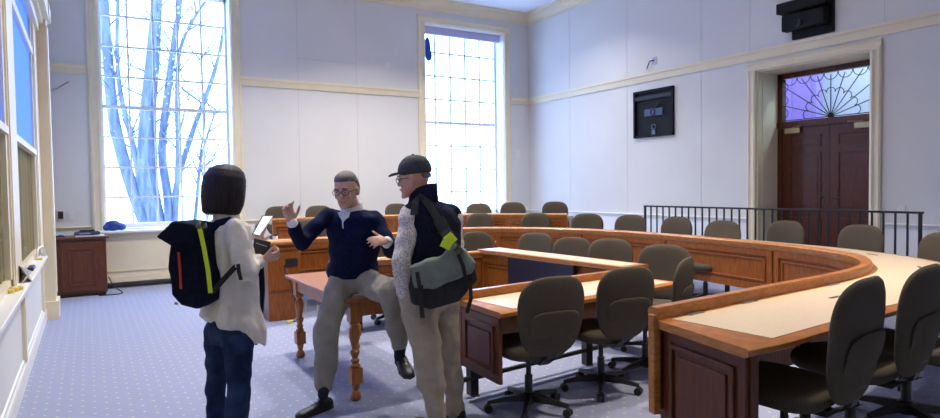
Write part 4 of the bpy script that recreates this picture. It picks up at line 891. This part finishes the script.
# backpack
Bp = thing('backpack', 'navy roll-top backpack with yellow and red zips on the woman back', 'backpack', tuple(pt(192, 265, 3.3)))
f = [(172, 243), (176, 232), (190, 226), (202, 229), (208, 250), (213, 280), (211, 300), (196, 309), (180, 306), (171, 296), (169, 268)]
q = MB(); cxp = sum((pt(x, y, 3.30) for x, y in f), V3()) / len(f)
P_ = [pt(x, y, 3.30) for x, y in f]; dep = (HF * .22 + HR * .07)
q.rings([[cxp.lerp(p, .55) - HF * .035 for p in P_], [cxp.lerp(p, .88) - HF * .025 for p in P_], P_, [p + dep for p in P_], [cxp.lerp(p, .8) + dep * 1.12 for p in P_]])
pk = wrinkle(solid('pack_body', q, 'pack', Bp, .010, 4), .012, 9)
q = MB(); fl = [(155.5, 237), (172, 221), (192, 224), (202, 231), (196, 245), (178, 245), (172, 247)]; F0 = [pt(x, y, 3.25) for x, y in fl]
q.rings([F0, [p + HF * .03 for p in F0], [p + HF * .20 + HR * .03 for p in F0]]); solid('roll_top', q, 'pack', Bp, .008, 3)
strap('yellow_zip', [pt(199.5, 228, 3.235), pt(204, 248, 3.235), pt(208, 270, 3.24), pt(210.5, 293, 3.25)], .011, .004, -HF, 'neon', Bp)
strap('red_zip', [pt(178.5, 252, 3.24), pt(180, 270, 3.24), pt(181, 289, 3.245)], .006, .004, -HF, 'red', Bp)
strap('pull_loop', [pt(201, 232, 3.24), pt(198, 226, 3.23), pt(199, 221, 3.25), pt(204, 222, 3.28), pt(205, 228, 3.26)], .012, .004, -HF, mat('olive_loop', (.12, .14, .08), .7), Bp)
strap('small_label', [pt(174.5, 303, 3.255), pt(178, 304, 3.25)], .007, .002, -HF, 'steel', Bp)
strap('shoulder_strap', [pt(206, 240, 3.36), pt(210, 230, 3.37), pt(218, 223, 3.40), pt(228, 220.5, 3.42), pt(238, 224, 3.40), pt(243, 232, 3.40)], .026, .006, -HF * .6 + ZZ * .8, 'pack', Bp)
strap('lower_strap', [pt(211, 294, 3.30), pt(224, 279, 3.29), pt(238, 264, 3.30), pt(243, 258, 3.34)], .014, .003, -HF, 'bag_b', Bp)
strap('strap_end', [pt(238, 264, 3.26), pt(239, 272, 3.25), pt(241, 280, 3.26)], .010, .003, -HF, 'bag_b', Bp)
# ------------------------------------------------------------------ outside
S('ground', MB().box(-30, 45, D + .6, 60, -1.2, -1.0), 'ground')
def stem(mb, pts, r0, r1, d):
    P = [pt(x, y, d + i * .0) for i, (x, y) in enumerate(pts)]; n = len(P); Q, R_ = [], []
    for i in range(n - 1):
        for k in range(4):
            t = k / 4; p0, p1, p2, p3 = P[max(i - 1, 0)], P[i], P[i + 1], P[min(i + 2, n - 1)]
            Q.append(.5 * ((2 * p1) + (p2 - p0) * t + (2 * p0 - 5 * p1 + 4 * p2 - p3) * t * t + (3 * p1 - p0 - 3 * p2 + p3) * t ** 3)); R_.append(r0 + (r1 - r0) * (i + t) / (n - 1))
    Q.append(P[-1]); R_.append(r1); mb.tube(Q, R_, 8); return Q
def tree(stems, base, d, label, twigs, gz=-1.0, leafn=0):
    T = thing('tree', label, 'tree', (base[0], base[1], gz)); mb = MB(); qs = []
    for pts, r0, r1 in stems: qs.append(stem(mb, pts, r0 * .62, r1 * .62, d))
    for i in range(twigs):
        Q = random.choice(qs); k = random.randrange(len(Q) // 3, len(Q)); p = Q[k]; a = random.uniform(-1, 1); L = random.uniform(.5, 1.6); v = HR * a + ZZ * random.uniform(.3, 1) + HF * random.uniform(-.6, .6); v.normalize()
        pp = [p, p + v * L * .5, p + v * L + ZZ * L * .25]; mb.tube(pp, [.028, .018, .006], 5)
        for j in range(2):
            b = pp[1].lerp(pp[2], random.random()); w = (v + HR * random.uniform(-.8, .8) + ZZ * .3).normalized(); mb.tube([b, b + w * L * .5], [.012, .004], 4)
    mb.build('trunk', 'bark', T, smooth=True)
    if leafn:
        lf = MB()
        for i in range(leafn):
            Q = random.choice(qs); p = Q[random.randrange(len(Q) // 2, len(Q))] + V3((random.gauss(0, .6), random.gauss(0, .6), random.gauss(0, .5))); a = V3((random.gauss(0, 1), random.gauss(0, 1), random.gauss(0, 1))).normalized() * .05; b = a.cross(V3((random.random(), random.random(), 1))).normalized() * .03
            lf.add([p - a, p + b, p + a, p - b], [(0, 1, 2, 3)])
        lf.build('leaves', 'leaf', T)
    return T
bp_ = at_z(158, 330, -1.0)
tree([([(160, 262), (146, 225), (128, 175), (114, 120), (108, 60), (104, 0), (103, -60)], .30, .17), ([(160, 262), (146, 215), (134, 150), (120, 90), (117, 40), (119, -30)], .16, .06),
      ([(161, 262), (152, 215), (143, 165), (145, 110), (150, 60), (155, 0), (156, -50)], .26, .14)], (pt(160, 262, 17).x, pt(160, 262, 17).y), 17, 'leafless tree with thick stems behind the left panes of the wide window', 36, leafn=150)
tree([([(172, 262), (160, 215), (152, 165), (153, 110), (157, 60), (160, 0)], .20, .10), ([(172, 262), (168, 200), (162, 150), (168, 90), (174, 45), (180, 0), (184, -40)], .22, .10),
      ([(172, 262), (176, 205), (178, 150), (177, 100), (180, 50), (196, 15), (215, -10)], .14, .05)], (pt(172, 262, 18).x, pt(172, 262, 18).y), 18, 'branching tree seen through the middle panes of the wide window', 36, leafn=260)
tree([([(172, 262), (172, 215), (180, 172), (195, 125), (210, 85), (219, 55), (225, 20)], .17, .07), ([(190, 262), (196, 210), (200, 165), (206, 140), (216, 110)], .10, .04), ([(205, 262), (208, 200), (200, 160), (205, 120), (200, 60)], .06, .03)],
     (pt(180, 262, 19).x, pt(180, 262, 19).y), 19, 'slanting tree behind the right panes of the wide window', 26, leafn=200)
tree([([(420, 270), (420, 160), (412, 60), (408, -10)], .14, .08)], (pt(420, 270, 22).x, pt(420, 270, 22).y), 22, 'faint tree beyond the narrow window left edge', 14)
q = MB(); q.ell((6.30, 12.02, 4.52), V3((.08, 0, 0)), V3((0, .04, 0)), V3((0, 0, .26))); q.ell((6.34, 12.02, 4.38), V3((.07, 0, 0)), V3((0, .04, 0)), V3((0, 0, .12))); q.tube([(6.32, 12.02, 4.30), (6.30, 12.02, 3.95), (6.32, 12.02, 3.6)], .01, 6); tag(solid('shade_cord', q, 'blue', None, .015, 2), 'blue bundle with a cord hanging at the narrow window top left', 'cord')
# ------------------------------------------------------------------ lights
world = bpy.data.worlds.new('sky'); SC.world = world; world.use_nodes = True; nt = world.node_tree; bg = nt.nodes['Background']
bg.inputs[0].default_value = (.36, .58, 1.05, 1); bg.inputs[1].default_value = 9.5
def portal(loc, rot, sx, sy):
    l = bpy.data.lights.new('window_portal', 'AREA'); l.shape = 'RECTANGLE'; l.size = sx; l.size_y = sy; l.cycles.is_portal = True
    o = bpy.data.objects.new('window_portal', l); C.objects.link(o); o.location = loc; o.rotation_euler = rot
R_ = math.radians
portal((1.24, D + WT + .02, 3.0), (R_(-90), 0, 0), 2.1, 4.2); portal((7.13, D + WT + .02, 3.0), (R_(-90), 0, 0), 2.1, 4.2)
for a, b in LW: portal((LX - .31, (a + b) / 2, 2.25), (0, R_(-90), 0), 2.8, b - a)
k_ = 0
for x, y, e, colr in ((1.2, 1.6, 14, (1, .93, .82)), (1.6, 5.2, 90, (1, .94, .84)), (2.6, 8.8, 100, (1, .95, .88)), (4.2, 5.2, 90, (1, .89, .74)), (4.8, 9.2, 120, (1, .94, .84)), (4.6, 2.3, 55, (1, .88, .72)), (7.0, 5.2, 8, (1, .9, .76)), (7.0, 9.2, 50, (1, .95, .9))):
    t = thing('ceiling_light', 'round recessed ceiling downlight in the ceiling above the room', 'ceiling light', (x, y, CZ), 'ceiling downlights')
    MB().lathe((x, y, 0), [(.20, CZ - .03), (.22, CZ - .025), (.22, CZ - .001), (.17, CZ - .001), (.17, CZ - .02)], 24).build('trim_ring', 'white', t)
    MB().lathe((x, y, 0), [(.165, CZ - .012), (.165, CZ - .002)], 24).build('diffuser', 'lampem', t)
    l = bpy.data.lights.new('ceiling_lamp', 'AREA'); l.shape = 'DISK'; l.size = .32; l.energy = e; l.spread = math.radians(80 if x > 4.5 and y < 3 else 125); l.color = colr
    o = bpy.data.objects.new('ceiling_lamp', l); C.objects.link(o); o.location = (x, y, CZ - .05)
for nm, loc, e, cl_ in (('foyer_lamp', (RX + 1.6, 4.6, 4.3), 130, (.7, .9, 1)), ('foyer_lamp', (RX + 1.5, 7.4, 4.3), 70, (.6, .55, 1))):
    l = bpy.data.lights.new(nm, 'POINT'); l.energy = e; l.color = cl_; l.shadow_soft_size = .15; o = bpy.data.objects.new(nm, l); C.objects.link(o); o.location = loc
vs_ = SC.view_settings; vs_.view_transform = 'Standard'; vs_.look = 'None'; vs_.exposure = 0; vs_.gamma = 1; vs_.use_curve_mapping = False
